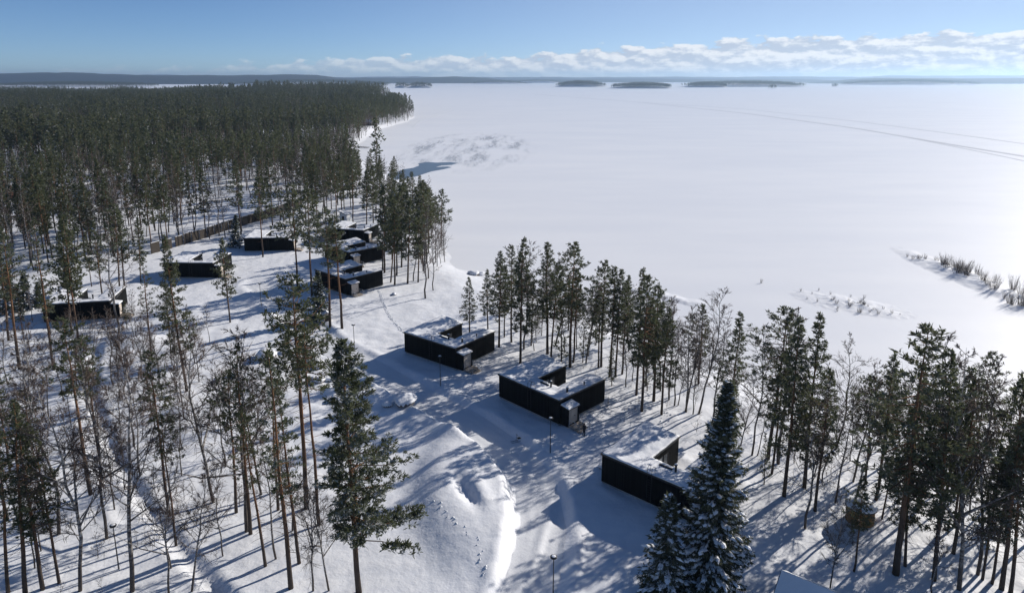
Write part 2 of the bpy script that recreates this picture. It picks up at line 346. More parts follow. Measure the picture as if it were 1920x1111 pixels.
TREES = {
 'belt': [
  ('P',-7.8,120.1,11.2,-0),('P',-4.5,123,11.8,0.007),('P',-2.3,114.8,17.4,0.004),('P',-0.1,117.6,18,-0.008),('P',1.4,107.5,21.4,0.022),('B',2.1,114.4,20.4,0.038),
  ('B',3.9,113.4,8.9,0.036),('P',6.1,111.6,19.7,0.003),('P',6.6,110.1,16.7,0.062),('Y',8.1,107,10.7,-0.002),('P',9.5,105.8,21,0.014),('P',10.1,107.5,16.1,0.027),
  ('B',12.2,107.3,14.6,0.07),('P',14.6,106.1,18,0.01),('P',15.5,102.5,18.1,0.02),('P',16.4,102.4,17.6,0.034),('B',17.5,98.8,10.2,0.035),('P',18.5,95.7,19.6,-0.001),
  ('P',18.3,90.2,19.9,0.006),('P',20.7,93.8,17.7,-0.01),('P',20.9,89.2,15.5,0.035),('B',23.9,92.3,9.4,0.051),('B',24.6,90.1,16.3,0.067),('B',4.4,117.5,7.9,0.03),
  ('Y',11.7,107.5,9.3,-0.007),('B',20.5,97.4,10.7,0.005),('B',18.8,100.8,9.4,0.073),('B',9.1,112.3,10.6,0.011),('P',20.5,98.9,13.8,0.041),('Y',15.4,99.1,6.3,-0.031),
  ('Y',20.6,97.9,6,-0.085),('P',3.4,115.8,11.2,0.033),('P',-1.4,120,13.7,0.013),('B',11.3,113.8,11.6,0.03),('B',23.1,94.4,16.3,-0.019),('B',25.3,89.3,10,0.061),
  ('P',14.1,105.9,14,-0.017),('B',7.6,115.5,17.7,0.052),('P',17.6,103.5,15.6,0.016),('B',22.5,97.3,16.2,0),('B',26.2,89.7,19.1,0.094),('B',24.5,90.4,15.8,0.063),
  ('P',29.2,85.9,16.3,0.049),('B',27.5,87.4,14.7,0.12),('P',31.8,78.1,19.8,0.049),('B',32.7,77,20.9,0.022),('B',28.5,79.2,11.5,0.074),('B',23.4,92.2,12.9,0.049),
  ('P',3.4,135.6,7.4,-0.002),('B',5.4,120.6,9.4,-0.008),('B',20.1,112.4,12.4,-0.001),('P',20.7,117.6,12.7,-0.012),('B',22.6,103.5,12.4,0.016),('B',19.1,120.9,14.1,0.004),
  ('P',28.7,99.2,12.9,-0.007),('P',14.9,115.9,9.1,-0.017),('B',13,110.4,13.1,0.003),('B',1.6,139.9,13,0.002),('P',1.9,131.4,13.1,-0.005),('B',2,128,12.3,0.008),
  ('B',5.7,126.2,11.6,-0.008),('P',10.6,123.5,10.9,0.013),('B',1.7,123.4,13.8,-0.014),('B',16,127.7,8.9,-0.005),('B',24,110.3,9.9,0.017),('B',24.8,105.3,12.5,-0.009),
  ('B',6.7,128.7,13.8,0.018),('B',11.1,117.2,10.7,0.016),
 ],
 'point': [
  ('P',30.6,69.9,21.3,-0.017),('P',33.7,71.8,21,0.009),('P',31,74.7,15.5,0.029),('B',36.3,73,11.3,0.12),('B',30,78.8,17.5,0.027),('B',29.2,55.3,11.5,-0.027),
  ('P',41.2,72.7,13.6,-0.043),('P',36.5,57.5,25,-0.022),('P',38,58.6,16.4,-0.063),('P',39.8,56.9,23.3,-0.06),('B',41.5,55.8,24.2,-0.049),('P',43.6,62.8,18.8,0.041),
  ('B',44.4,57.7,23.2,-0.047),('P',45.3,55.7,20.7,-0.053),('P',45.9,55.3,17,-0.053),('P',44.5,57.1,13.7,-0.023),('P',45,56.5,14.5,-0.017),('P',39.5,65.8,10.8,0.054),
  ('B',35.8,74.1,8.5,0.12),('B',30.7,78.8,10.7,0.12),('B',34.7,77.2,7.7,0.06),('Y',29.3,72.5,6.7,-0.057),('B',40,73.2,15.2,0.12),('B',43.9,67.2,21,0.012),
  ('P',48.4,56.2,19.9,-0.086),('B',51.6,58.9,21.4,-0.097),('P',50.3,55.3,18.7,-0.084),('P',43.9,60.6,18.7,-0.002),('Y',34.4,61.7,2.7,-0.113),('B',38.4,54.8,8.7,-0.051),
  ('P',52.1,61.8,15.9,-0.047),('P',55,59,17.2,-0.076),('P',44.9,76.3,13,0.004),('B',41.3,80.6,16.5,0.02),('B',42,84.8,10.3,-0.016),('B',37.4,82.7,9.5,0.005),
  ('B',48.4,70.7,12.6,-0.014),('B',49,77.8,12.2,-0.004),('B',47.3,80.7,10.2,0.017),('B',38.1,88.1,9.3,0.01),('B',49.7,67,14.3,-0.014),('B',51,74.9,16.3,-0),
  ('P',53.5,72.4,16.5,-0.017),('B',41.7,77.5,10.6,0.001),('B',53.5,68.8,14.7,0.013),('P',56.6,69.5,15.5,-0.004),('P',33,67.3,16.6,0.003),('P',39.8,62.5,18.5,-0.014),
  ('B',35.9,68.9,14.4,-0.018),('B',48.3,60.7,9.3,0.002),('P',46.5,64.6,13.6,-0.012),('P',40.6,69.3,17.3,0.012),('P',32.7,57.9,10.1,-0.007),('B',36.2,65.1,17.8,0.017),
  ('B',30.7,64.3,16.7,0.016),('B',45.4,70,14.2,-0.013),('B',49.6,63.5,17.1,-0.011),('B',52.2,65.1,18.8,-0.012),
 ],
 'slope': [
  ('B',-35.2,55.6,26.4,0.007),('B',-39.9,55.4,23.2,-0.028),('B',-33.1,68.8,21.3,-0.014),('Q',-49,97,24,-0.028),('P',-44.5,54.9,19.3,0.1),('Q',-43.2,55.4,17.9,0.031),
  ('P',-42.3,56.3,15.9,-0.004),('P',-46.1,55,16.5,0.102),('B',-31.6,55.3,14.5,0.1),('B',-29.6,55.5,13.9,0.12),('B',-27.6,63.8,23.1,0.012),('P',-27,63.3,21,0.006),
  ('P',-20.4,55.5,23.8,-0.011),('P',-20.6,58.8,19.6,-0.039),('B',-18.3,55.2,12.3,-0.045),('B',-16.8,55.2,11.3,-0.061),('P',-23.8,58.5,16.7,-0.063),('B',-23.1,59.5,15.1,-0.055),
  ('P',-28.4,70.4,15.3,-0.096),('B',-41.4,62.5,21.4,0.005),('B',-46.9,63.4,21.1,0.016),('B',-56.5,73.5,19.8,0.027),('H',-14,55,24.4,-0.014),('L',-22.5,67.7,26.5,-0.007),
  ('B',-44.2,74.4,13,0.008),('B',-60.9,91.7,11.2,-0.02),('B',-45.3,88.1,13,-0.003),('B',-65.5,96.8,13.8,0.01),('B',-57.5,94,11.1,0.014),('B',-57.8,100.6,13.2,-0.019),
  ('B',-43.4,67.5,12.6,-0.004),('B',-42,80.3,11.6,-0.01),('B',-34.7,75.9,13.8,-0.006),('B',-48.1,85.6,12.4,-0.002),('B',-70.5,92.8,9.8,0.009),('B',-65.3,93.5,13.2,-0.017),
  ('B',-53.5,81.8,10.2,-0.009),('B',-65.7,107.8,9.8,-0.006),('B',-28.6,60.2,10.7,0.007),('B',-32.9,58.5,11.3,-0.009),('L',-25.5,67.4,18.1,0.014),('L',-36.7,66.2,18.9,-0.004),
  ('L',-54.1,66.1,14.3,-0.016),('L',-34.2,62.2,14.3,-0.002),('L',-47.7,70.4,21.1,-0.005),('L',-20.3,64.7,22,-0.015),('L',-60.2,75.1,15.9,-0),('L',-51.9,79.2,15.8,-0.002),
  ('L',-30,67.2,16.4,0.014),('L',-24.2,72.9,21.3,0.002),('L',-50.3,66.3,14.6,-0.01),('B',-33.7,88.7,11.1,-0.007),('B',-30.6,71.9,8.1,0.003),('B',-44.3,71.2,9.7,0.017),
  ('B',-41.3,94.3,9.5,-0.001),('B',-46.9,60.7,10.8,-0.001),('B',-63,86.9,13.2,-0.008),('B',-64.6,81.8,13.2,-0.015),('B',-53.5,86.9,8.8,0.017),('B',-36.9,90.6,9.8,-0.009),
  ('B',-50.9,63.7,13.8,-0.001),('B',-39.1,74,10.9,0.005),('B',-67.8,89.9,8.5,0.01),('B',-32.3,81.7,11.5,0.003),('B',-77.5,99.1,12.3,0.012),('B',-50.8,90,15.7,0.012),
  ('B',-61,98.7,13.3,0.005),('B',-45.8,58.1,10.5,-0),('B',-51.4,73.8,10.9,-0.02),('B',-53.9,98.5,15,-0.007),('B',-22.8,63.7,12.4,-0.008),('B',-48.5,80.9,15.6,-0.001),
  ('B',-48.3,93.3,12.2,-0.005),
 ],
 'spruce': [
  ('S',17.8,55,20.8,0.035),('s',13.6,53.3,10.9,-0),
 ],
 'cabinwood': [
  ('Q',-58.4,111.5,12.5,0.021),('P',-60.4,109,18,0.012),('P',-74.1,104.9,25,0.011),('P',-78.2,117.9,22.8,0.033),('P',-79.6,104.8,23.2,0.036),('P',-89.5,116.3,20.6,0.057),
  ('B',-72.1,120.3,23.8,0.034),('P',-89.1,144.3,16.2,-0.007),('Q',-54.4,127,16.6,-0.002),('P',-65.7,177.2,21.1,0.019),('P',-87.8,148.9,19.1,0.049),('P',-88.2,151.5,17.3,0.059),
  ('P',-85.6,153.7,15,0.055),('P',-95.3,150.9,12.6,0.005),('B',-65.3,100.5,12.5,0.071),('B',-62.3,105,6.4,0.12),('B',-74.8,100.3,8.7,0.01),('P',-80.3,119.5,20.8,0.063),
  ('B',-48.7,100.5,11.2,0.011),('s',-93.9,140.3,7.8,0.053),('s',-99.7,135.1,7.9,0.109),('s',-97.9,136.8,5.4,0.085),('s',-101.4,133.1,10.1,0.092),('P',-72.6,123.7,5.5,0.039),
  ('s',-77.2,187.8,9.1,0.108),('B',-81.9,110.7,9.5,-0.012),('B',-54,116.6,7.4,0.016),('B',-68.8,112.1,7.2,0.016),('B',-92.9,127.6,9.4,0.015),('P',-85,120.7,10.4,-0.018),
  ('P',-85.7,114.9,10,0.01),('B',-52.5,107.5,10.7,0.01),('B',-66.9,116.5,9.1,-0.012),
 ],
 'row': [
  ('P',-47.9,148.7,23.8,0.004),('P',-43,142.5,23.7,0.02),('L',-34.4,124.3,22.8,0.013),('L',-31.9,123.2,21.5,-0.018),('s',-37.8,128.6,9.8,0.046),('B',-18.5,142,19.6,0.055),
  ('P',-24.1,153.6,19.5,0.04),('P',-26.8,152.1,19.9,0.043),('P',-21.8,154.9,16.5,0.038),('P',-30.9,162,21.7,0.046),('P',-31.8,164.4,18.1,0.031),('P',-27.6,159.9,19.9,0.051),
  ('P',-28.1,154.3,16.2,0.094),('B',-23,155.8,15.4,0.12),('B',-17.5,148,15.6,0.043),('P',-27.6,167.1,20.7,0.05),('P',-51.5,219.9,20.9,0.028),('P',-46.6,217.3,17.7,0.021),
  ('P',-44.9,219.7,19.2,0.031),('B',-19.8,157.8,18.7,0.042),
 ],
 'grove': [
  ('P',-24,176.8,17.8,0.002),('B',-72.2,326.8,12.6,-0.015),('P',-24.5,217.5,10.8,-0.014),('P',-38.5,226,13.3,-0.001),('B',-58.7,278.8,10.3,-0.013),('P',-20.5,195,16.7,0.018),
  ('B',-80.2,359.4,11.5,0.004),('B',-47.9,241,12.5,0.013),('B',-78.9,352.8,12.1,0.014),('P',-31.3,175.3,17.1,0.014),('P',-58.9,306.4,12,0.011),('P',-37.6,216.4,12.6,0.003),
  ('P',-66.2,299.2,13.3,0.006),('P',-30.7,228.2,13,0.013),('B',-48.9,268,13.4,0.017),('P',-51.5,303.6,13,-0.013),('P',-39.3,244.2,13.2,0.005),('P',-57.8,286.1,11.1,0.016),
  ('P',-75.1,334.3,10.3,0.005),('B',-40.8,233,12.5,0.003),('P',-43,228.9,10.1,-0.016),('B',-45.8,286.8,12.6,0.016),('P',-31.7,205.8,13.1,0.02),('P',-63.5,285.3,12.6,0.004),
  ('P',-33.1,217.9,11.5,-0.008),('P',-48.1,253.8,13,0.004),('P',-54.7,278.2,12.6,-0.001),('P',-46.9,261.1,10.8,0.003),('P',-67.6,331.7,12.7,-0.019),('P',-22.9,184.8,18.9,-0.014),
  ('P',-25.5,181.4,18.2,0.004),('P',-41.5,262.9,12.3,0.005),('P',-66,316.5,10.7,-0.011),('B',-58.4,313.5,12.9,0.006),('B',-61.5,326.6,12.9,-0.018),('P',-48.9,281.9,13,-0.004),
  ('P',-42.3,245.9,10.5,-0.014),('P',-38.8,255.4,10.6,0.007),('B',-35.1,187.7,12.4,-0.011),('P',-64.1,312.5,10.8,-0.01),('P',-21.7,163.7,16.6,-0.004),('P',-45.4,234.5,12.9,0.017),
  ('B',-28.8,201.1,13.9,-0.016),('P',-62.1,316.9,13.7,0.006),('P',-36.4,249.8,13.3,-0.015),('P',-52.6,247.2,13.1,0.017),('B',-29.6,243.9,14,-0.019),('P',-45,257.6,11.7,-0.011),
  ('P',-46,230.2,11.1,-0.006),('B',-42.4,239.8,13.4,-0),('P',-24,195.7,13.9,0.007),('B',-30.5,234.5,12.2,0.003),('P',-59,282.1,12.2,-0.009),('B',-64.7,309,13.1,0.007),
  ('P',-24.3,204.4,14.9,-0.004),('B',-42.7,236.7,12.8,0.002),('P',-36.1,234,11,-0.008),('P',-65.1,288.4,10.8,0.005),('B',-32.7,201.2,15,0.013),('B',-19.8,174.6,16.6,-0.012),
  ('P',-58.2,301.9,13.9,0.018),('P',-21.9,172.1,21.4,-0.02),('B',-32.8,231.1,11.2,-0.002),('B',-57.7,265.3,11,0.019),('B',-53.8,255.4,11.2,0.018),('B',-37.9,263.3,11.7,0.011),
  ('P',-54.3,282.1,12.6,0.005),('P',-32.5,242.6,13.3,0.017),('P',-72.9,323.2,14,0.02),('P',-32.2,185.3,17,0.008),('B',-51.3,306.7,13.2,-0.003),('P',-49.8,285.8,10.4,0),
  ('P',-22,168.9,20.9,0.001),('P',-28.6,182.2,19.4,0.003),('B',-28.7,241.7,7,0.013),('B',-23,197.8,8.5,-0.009),('B',-18.5,174.2,10.2,0.01),('B',-17.7,177.4,11.8,-0.017),
  ('B',-26.2,223.7,6.8,-0.014),('B',-25.2,231,8,0.016),('B',-25.1,214.2,9.7,0.006),('B',-19.5,187.2,8.5,-0.006),('B',-18.7,184,13.2,0.018),('B',-24.3,203.2,9.7,0.019),
  ('B',-23.8,210.2,10.4,-0.01),('B',-20.7,192,10.1,-0),('B',-18.9,169.3,12.1,0.019),('B',-28.1,249.5,7.6,0.014),
 ],
 'wood': [
  ('P',-123.5,198.2,24,-0.015),('B',-72.6,270.4,18.6,-0.018),('P',-75.2,275.9,17.8,0.012),('P',-118,215.8,21.5,0.019),('B',-92.9,191.2,18.1,-0.017),('B',-66.1,267.9,22.4,0.009),
  ('P',-121.9,202.9,23.5,-0.014),('P',-57,221.1,20.6,0.007),('P',-134.7,186.4,18.5,-0.006),('B',-118.2,165.4,23.8,-0.002),('B',-119.8,159.5,20.6,0.017),('P',-114.5,183.3,18,-0.008),
  ('B',-71.4,218.8,23.4,-0.016),('B',-71,285,18.4,0.005),('B',-116,200.6,20.1,-0.006),('B',-68.9,213.2,23.2,0.018),('B',-154.2,206.1,22.6,0.011),('B',-66.5,259.7,21.9,-0.012),
  ('B',-71.4,263.5,23.2,0.009),('P',-150.2,203.1,21.4,0.003),('P',-72.9,303.3,20.1,-0.01),('P',-115.9,211.7,17.6,-0.008),('P',-69.1,227.8,19.3,-0.007),('P',-168.6,215.3,23.8,0.002),
  ('P',-97.1,181.7,19,-0.019),('P',-122.1,184.9,17,-0.003),('P',-75.6,252.9,24,0.011),('P',-79,288.9,18.9,0.004),('P',-65.5,247.3,18.3,0.01),('P',-130.5,174.7,21.7,0.005),
  ('B',-100.2,176,19.2,-0.007),('B',-124.3,166.8,23.4,-0.019),('B',-77.4,227,23,-0.01),('P',-67.9,232.8,18.9,0.005),('B',-137.1,198.7,21.4,0.019),('B',-63.7,229.3,22.3,-0.004),
  ('B',-118.1,181.8,17.1,0.018),('P',-81,220.2,18.5,0.012),('B',-122.6,207.2,22,-0.004),('P',-110.2,221.3,20.4,0),('B',-103.1,198.1,24,0.01),('B',-142,179.3,18.7,0.016),
  ('P',-59,249.5,17.4,0.002),('B',-99.8,202.8,18.1,-0.016),('P',-105.3,177.9,21.1,-0.016),('P',-127,170.1,18.8,-0.011),('P',-123.2,218.2,20.4,0.01),('B',-120.7,222,18.4,-0.013),
  ('P',-125,153.1,18.8,0.017),('P',-100,193.1,21.1,0.005),('B',-87.3,265.4,23.1,0.01),('P',-142,197.2,24,0.008),('P',-125.8,180.7,23.4,-0.001),('B',-140.4,189.6,22.2,-0.005),
  ('P',-65.8,242.6,19.6,0.002),('B',-67.3,221.4,19.3,0.003),('P',-93.2,205.7,20.3,0.018),('B',-142.1,211,18.8,-0.007),('P',-59.9,243.5,17.3,-0.019),('B',-74.9,223,22.4,-0.02),
  ('P',-145,204.3,18.6,0.012),('B',-129.3,208.1,23.9,0.011),('B',-110.5,188.5,19.2,0),('B',-83,262.5,23.3,0.007),('P',-134.9,203.3,23.9,-0.012),('B',-118.6,205.3,21.1,-0.014),
  ('P',-118.5,171.4,20.5,-0.004),('B',-115.6,224,21.5,-0.012),('P',-130.5,189.7,22.2,0.002),('P',-114.7,195,17.3,0.003),('B',-69.4,291.3,23.5,-0.014),('B',-128.9,193.8,17.4,-0.006),
  ('B',-84,225.4,21.7,0.008),('P',-62.1,216.3,19.8,-0.002),('B',-97.1,196.3,21.6,-0.006),('P',-132.8,192.9,22.4,0.009),('B',-116.4,191.1,17.8,0.008),('B',-94.7,201.9,22.5,-0.017),
  ('B',-89.5,199.9,18.4,0.005),('B',-173.4,218.8,18.2,0.01),('P',-116.7,186.6,17.4,-0.006),('P',-132.5,165.4,19.1,0.018),('P',-150.9,191.5,23.6,-0.016),('B',-133.4,197.7,17.8,-0.006),
  ('P',-122.4,194.4,17.7,0.005),('P',-78.1,280.1,20.4,-0.015),('P',-69.2,280,18.4,0.017),('P',-163.9,207.9,20.6,-0.002),('P',-112.8,229.6,22.3,-0.005),('P',-137.9,170.1,21.5,0.006),
  ('P',-78.3,284.8,22.7,0),('P',-56.9,227.7,21.6,0.005),('P',-150.5,220,23.8,0.015),('P',-153.6,200.4,19.4,0.01),('P',-110,208.8,22.8,-0.009),('B',-85.1,200.7,19.6,-0.003),
  ('P',-71.5,297.8,21.3,0.015),('B',-162.3,203.8,21.1,0.011),('P',-82.3,205.6,22.4,-0.001),('P',-124.9,175.1,17.5,-0.01),('B',-105,207,21.6,-0.01),('B',-82.6,229.1,24,0.02),
  ('P',-77.1,268.9,23.6,0.01),('P',-80.2,252.3,20.6,-0.003),('B',-129.9,183.3,21.1,0.007),('B',-109.2,202,18.2,0.015),('B',-144.4,217.1,20.1,0.019),('B',-158.8,218.6,21.1,-0.007),
  ('B',-115.2,162.3,18.3,-0.014),('B',-128,201.9,18.8,0.02),('P',-81.2,272.4,21.5,0.017),('P',-110,196.1,17.1,0.008),('P',-60.3,258.7,22,0.01),('B',-128.9,215.2,23.6,0.008),
  ('P',-138,213.4,21.2,-0.009),('P',-141,202.3,20.3,0.006),('B',-133.5,210.5,21.8,-0.008),('P',-65.4,237.5,21,0.008),('P',-152.6,216.8,18.9,-0.012),('P',-119.4,154.9,18.7,0.001),
  ('B',-77,248.9,23.9,-0.01),('P',-166,212.4,20.6,-0.001),('B',-88.2,203.8,22.5,0.007),('P',-146.9,212.2,23.1,0.014),('P',-77.6,294.2,17.4,-0.001),('P',-136.1,175.3,23.5,-0.019),
  ('B',-59,254.2,20.8,-0.007),('B',-99.8,172.2,22.8,0.003),('P',-95.7,187.5,20.2,0.008),('P',-76.8,217.6,22.9,0.009),('B',-132.6,219.3,18.3,0.019),('P',-72.8,248.6,22.4,0.015),
  ('P',-106.9,219.4,22.5,0.008),('B',-83.6,209.8,17.6,0.017),('P',-166.2,219.1,21.4,0.005),('B',-63.9,233.4,18.9,-0.004),('P',-120.2,175.6,21,-0.011),('P',-159.5,214.6,22.5,-0.018),
  ('B',-105.6,191.1,17.6,-0.003),('B',-114.7,177.6,20.4,0.014),('B',-147,184.3,17.4,0.016),('P',-110.6,169.4,17.5,0.02),('B',-74.5,286.9,23.6,0.007),('B',-140.9,175.5,20.6,-0.015),
  ('P',-93.1,198.4,20.2,-0.019),('B',-128.6,162.2,22.1,-0.019),('B',-160.8,210.2,19.3,0.01),('P',-141.3,185.5,21.3,-0.016),('P',-65.2,255.6,17.2,0),('B',-113.8,206.7,23.9,0.005),
  ('B',-106.3,215.5,23.7,-0.018),('P',-146.4,191.1,19.5,-0.001),('P',-65.5,272.5,20.3,0.014),('B',-107.7,181.2,23.1,0.015),('B',-106.5,172.6,19.9,0.002),('B',-112,225.6,23.5,0.011),
  ('B',-113.7,215.3,17.4,-0.018),('P',-110.7,174.3,19.6,-0.016),('P',-124.2,188.7,23.3,0.017),('B',-160.2,199.1,18.4,0.013),('B',-137,220,19.2,0.012),('P',-76.7,263.4,20.5,-0.017),
  ('P',-84.8,258.2,20.9,-0.007),('P',-127.8,218.9,21.4,0.005),('P',-122,170,19.9,0.009),('B',-177.2,289.6,22,-0.014),('B',-92.1,371.4,20.8,-0.015),('P',-142.3,249,17.7,0.005),
  ('B',-167,234.5,22.8,0.018),('B',-165.6,260.8,21.6,0.001),('B',-144.4,283.9,21.9,0.008),('B',-115.6,269.8,17.2,-0.011),('B',-127.7,270.9,20.5,-0.009),('B',-175.7,248.7,17.3,-0.003),
  ('B',-151.2,272.7,18.8,-0.002),('B',-99.3,359.7,22.5,-0.012),('B',-170.1,284.6,21.9,-0.003),('P',-166.1,274.1,23,-0.006),('B',-92.7,341.7,17.9,0.015),('B',-166.4,266.3,19.1,0.006),
  ('P',-124.7,258.2,17.3,-0.004),('B',-106.4,300.1,18.6,0.001),('B',-134.1,221,21.4,-0.008),('P',-81.5,323.2,20.5,-0.019),('B',-179,276.7,21.2,0.014),('B',-111.3,278.7,21,0.012),
  ('B',-197.7,248.8,19.5,0.013),('P',-179.5,243.1,18.1,0.002),('B',-86.3,347.7,17.6,0.003),('B',-157.6,264.4,20.4,0.017),('B',-145.5,274.6,17.8,-0.014),('P',-204.5,264.8,19,-0.002),
  ('P',-184.6,242.8,21.9,-0.008),('P',-151.3,224.2,18,0.013),('B',-107.8,329.1,22.9,-0.011),('P',-152.3,279.7,20,-0.006),('B',-89.4,313,17.7,0.001),('P',-137.4,290.5,21.2,0.018),
  ('P',-179.1,266.2,23,-0.009),('B',-92.4,306.9,18.9,-0.01),('P',-114.7,337.1,19.7,0.016),('B',-157.1,249.2,18.5,0.001),('P',-134.4,260,22,0.019),('B',-91.3,293,21.7,0),
  ('B',-137.1,230.4,22.6,0.007),('B',-83.5,287.9,18.6,0.019),('B',-174.4,279.6,22.4,0.002),('P',-172.7,259.8,18.9,0.006),('B',-107.5,349.4,19.4,-0.019),('B',-156.7,291.5,20.2,-0.013),
  ('B',-121.9,313.9,20.3,-0.019),('B',-165.2,298.6,19.4,0.001),('B',-98.8,334.8,18.8,-0.006),('P',-121.1,262.6,20.2,0.013),('P',-143.7,264,22.2,-0.008),('B',-195.5,255.8,19.3,-0.007),
  ('B',-103.6,271.2,21.2,0.009),('B',-181.2,249.7,21.2,-0.016),('B',-137.7,242.9,20.3,0.006),('B',-181.4,271.2,21.6,-0.008),('P',-143.6,269.7,20.2,0.009),('B',-174.4,225,17.1,0.01),
  ('B',-140.5,235.1,21.5,-0.008),('P',-151,267.1,20.9,-0.004),('P',-168.4,247.4,19.8,0.017),('B',-87.8,330.2,18.2,0.018),('B',-120.8,320.7,18.7,0.005),('P',-120.5,305.8,18.7,-0.011),
  ('P',-138.2,281,19.8,0.008),('P',-98.2,271.2,18.9,-0.013),('P',-131,288.6,18,0.018),('P',-192.1,266.6,19.8,-0.011),('P',-185.1,266.7,22.6,0.002),('P',-111.3,322.1,17,0.017),
  ('P',-134.3,309.4,20.9,0.008),
 ],
}
def hz(x, y): return float(height(np.array([float(x)]), np.array([float(y)]))[0])
def axis(lo, a, b, hi, step, grow):
    mid = list(np.arange(a, b+1e-6, step)); left = []; right = []
    s, p = step, a
    while p > lo: s *= grow; p -= s; left.append(p)
    s, p = step, b
    while p < hi: s *= grow; p += s; right.append(p)
    return np.array(left[::-1]+mid+right)
def grid_mesh(name, xs, ys, zf, m, keep=None):
    X, Y = np.meshgrid(xs, ys); Z = zf(X, Y); nx, ny = len(xs), len(ys)
    V = np.stack([X.ravel(), Y.ravel(), Z.ravel()], 1)
    i = np.arange(nx*ny).reshape(ny, nx)
    Fc = np.stack([i[:-1,:-1].ravel(), i[:-1,1:].ravel(), i[1:,1:].ravel(), i[1:,:-1].ravel()], 1)
    if keep is not None:
        ok = keep(X, Y, Z).ravel(); Fc = Fc[ok[Fc].any(1)]
        used = np.unique(Fc); re = np.full(len(V), -1); re[used] = np.arange(len(used)); V = V[used]; Fc = re[Fc]
    return raw_mesh(name, V, Fc, m, True)
xs = axis(-2700, -82, 62, 260, 0.5, 1.045); ys = axis(-60, 44, 125, 2550, 0.5, 1.04)
me = grid_mesh('snow_ground', xs, ys, height, SNOW, lambda X,Y,Z: Z > LAKE_Z-0.3)
struct(link('snow_ground', me))
lm = MB(); g = [-13500,-6000,-1500,-400,0,400,1500,6000,14500]; h_ = [-380,-200,0,200,600,1500,4000,9000,15500]
for j in range(8):
    for i in range(8): lm.quad((g[i],h_[j],LAKE_Z),(g[i+1],h_[j],LAKE_Z),(g[i+1],h_[j+1],LAKE_Z),(g[i],h_[j+1],LAKE_Z))
struct(lm.build('frozen_lake', LAKE))
def ribbon(P, offs, zf, m, name, step=1.0, wob=0.0):
    """sheet that follows a polyline; offs = cross-section offsets, zf(x, y, off) = height"""
    P = np.asarray(P, float); pts = []
    for a, b in zip(P[:-1], P[1:]):
        n = max(1, int(np.hypot(*(b-a))/step))
        for k in range(n): pts.append(a+(b-a)*k/n)
    pts.append(P[-1]); pts = np.array(pts)
    for _ in range(4): pts[1:-1] = (pts[:-2]+2*pts[1:-1]+pts[2:])/4
    d = np.gradient(pts, axis=0); d /= np.linalg.norm(d, axis=1)[:,None]; nrm = np.stack([-d[:,1], d[:,0]], 1)
    offs = np.asarray(offs, float); V = []
    for o in offs:
        q = pts+nrm*o
        V.append(np.stack([q[:,0], q[:,1], zf(q[:,0], q[:,1], o)], 1))
    V = np.stack(V, 1).reshape(-1,3); n, k = len(pts), len(offs); i = np.arange(n*k).reshape(n,k)
    Fc = np.stack([i[:-1,:-1].ravel(), i[:-1,1:].ravel(), i[1:,1:].ravel(), i[1:,:-1].ravel()], 1)
    return link(name, raw_mesh(name, V, Fc, m, True))
struct(ribbon(ROAD, np.linspace(-2.5,2.5,21), lambda x,y,o: height(x,y)+0.03+0.012*math.cos(o*5.2)*(abs(o)<2.2)+0.03*vnoise(x/0.5,y/0.5), PACKED, 'ploughed_road', 0.4))
def trail(pts, width, seed, step=0.42):
    """trodden snow: kicked-up lumps and prints along a walked line, one mass"""
    rg = np.random.default_rng(seed); P = np.asarray(pts, float); m = MB(); s = 1
    for a, c in zip(P[:-1], P[1:]):
        n = int(np.hypot(*(c-a))/step); d = (c-a)/np.hypot(*(c-a)); nv = np.array([-d[1], d[0]])
        for k in range(n):
            s = -s
            for q in range(2):
                p = a+(c-a)*(k+rg.uniform(-0.25,0.25))/n+nv*(s*width*0.5+rg.normal(0,width*0.35)); z = hz(*p); r = rg.uniform(0.10,0.22); n0 = len(m.v); j = rg.uniform(0.55,1.35,6)
                for e in range(6): an = e*math.pi/3; m.v.append((p[0]+r*j[e]*math.cos(an), p[1]+r*j[e]*math.sin(an), z-0.03))
                m.v.append((p[0]+rg.normal(0,0.04), p[1]+rg.normal(0,0.04), z+r*rg.uniform(0.45,0.95))); m.f += [(n0+e, n0+(e+1)%6, n0+6) for e in range(6)]
    o = m.build('footprint_trail', PACKED); o['kind'] = 'stuff'; return o
trail([(-29.6,147.5),(-27.3,140),(-25.3,133.3),(-22.6,127),(-20.0,121.6)], 0.30, 1, 0.24)
trail([(-8.2,66.8),(-6.6,64.2),(-5.0,62.6),(-3.6,61),(-2.9,58.5),(-2.4,56)], 0.30, 2, 0.75)
trail([(14.5,88.2),(18,93),(21,97),(22,104)], 0.8, 3)
trail([(9.8,84.4),(12,82),(15.5,82.5),(19.5,84),(22,90)], 0.7, 4)
# snowmobile tracks on the ice
def track(pts, w, hgt_):
    struct(ribbon(pts, [-w,-w*0.6,-w*0.25,w*0.25,w*0.6,w], lambda x,y,o: np.full(x.shape, LAKE_Z+0.004)+ (hgt_ if abs(abs(o)-w*0.6) < 1e-3 else 0.0), PACKED, 'snowmobile_track', 12.0))
track([(60,2300),(121.5,2010),(265,1459),(329,984),(338,692.5),(324,503),(319.9,399),(300,330)], 2.2, 0.28)
track([(265,1459),(375,1124),(394,808),(389,605),(380,476),(372,400)], 1.4, 0.18)
track([(336,640),(318,503),(306,420),(290,350)], 1.0, 0.15)
track([(-100,700),(-104,760),(-108,830),(-100,900),(-90,1100)], 0.8, 0.12)
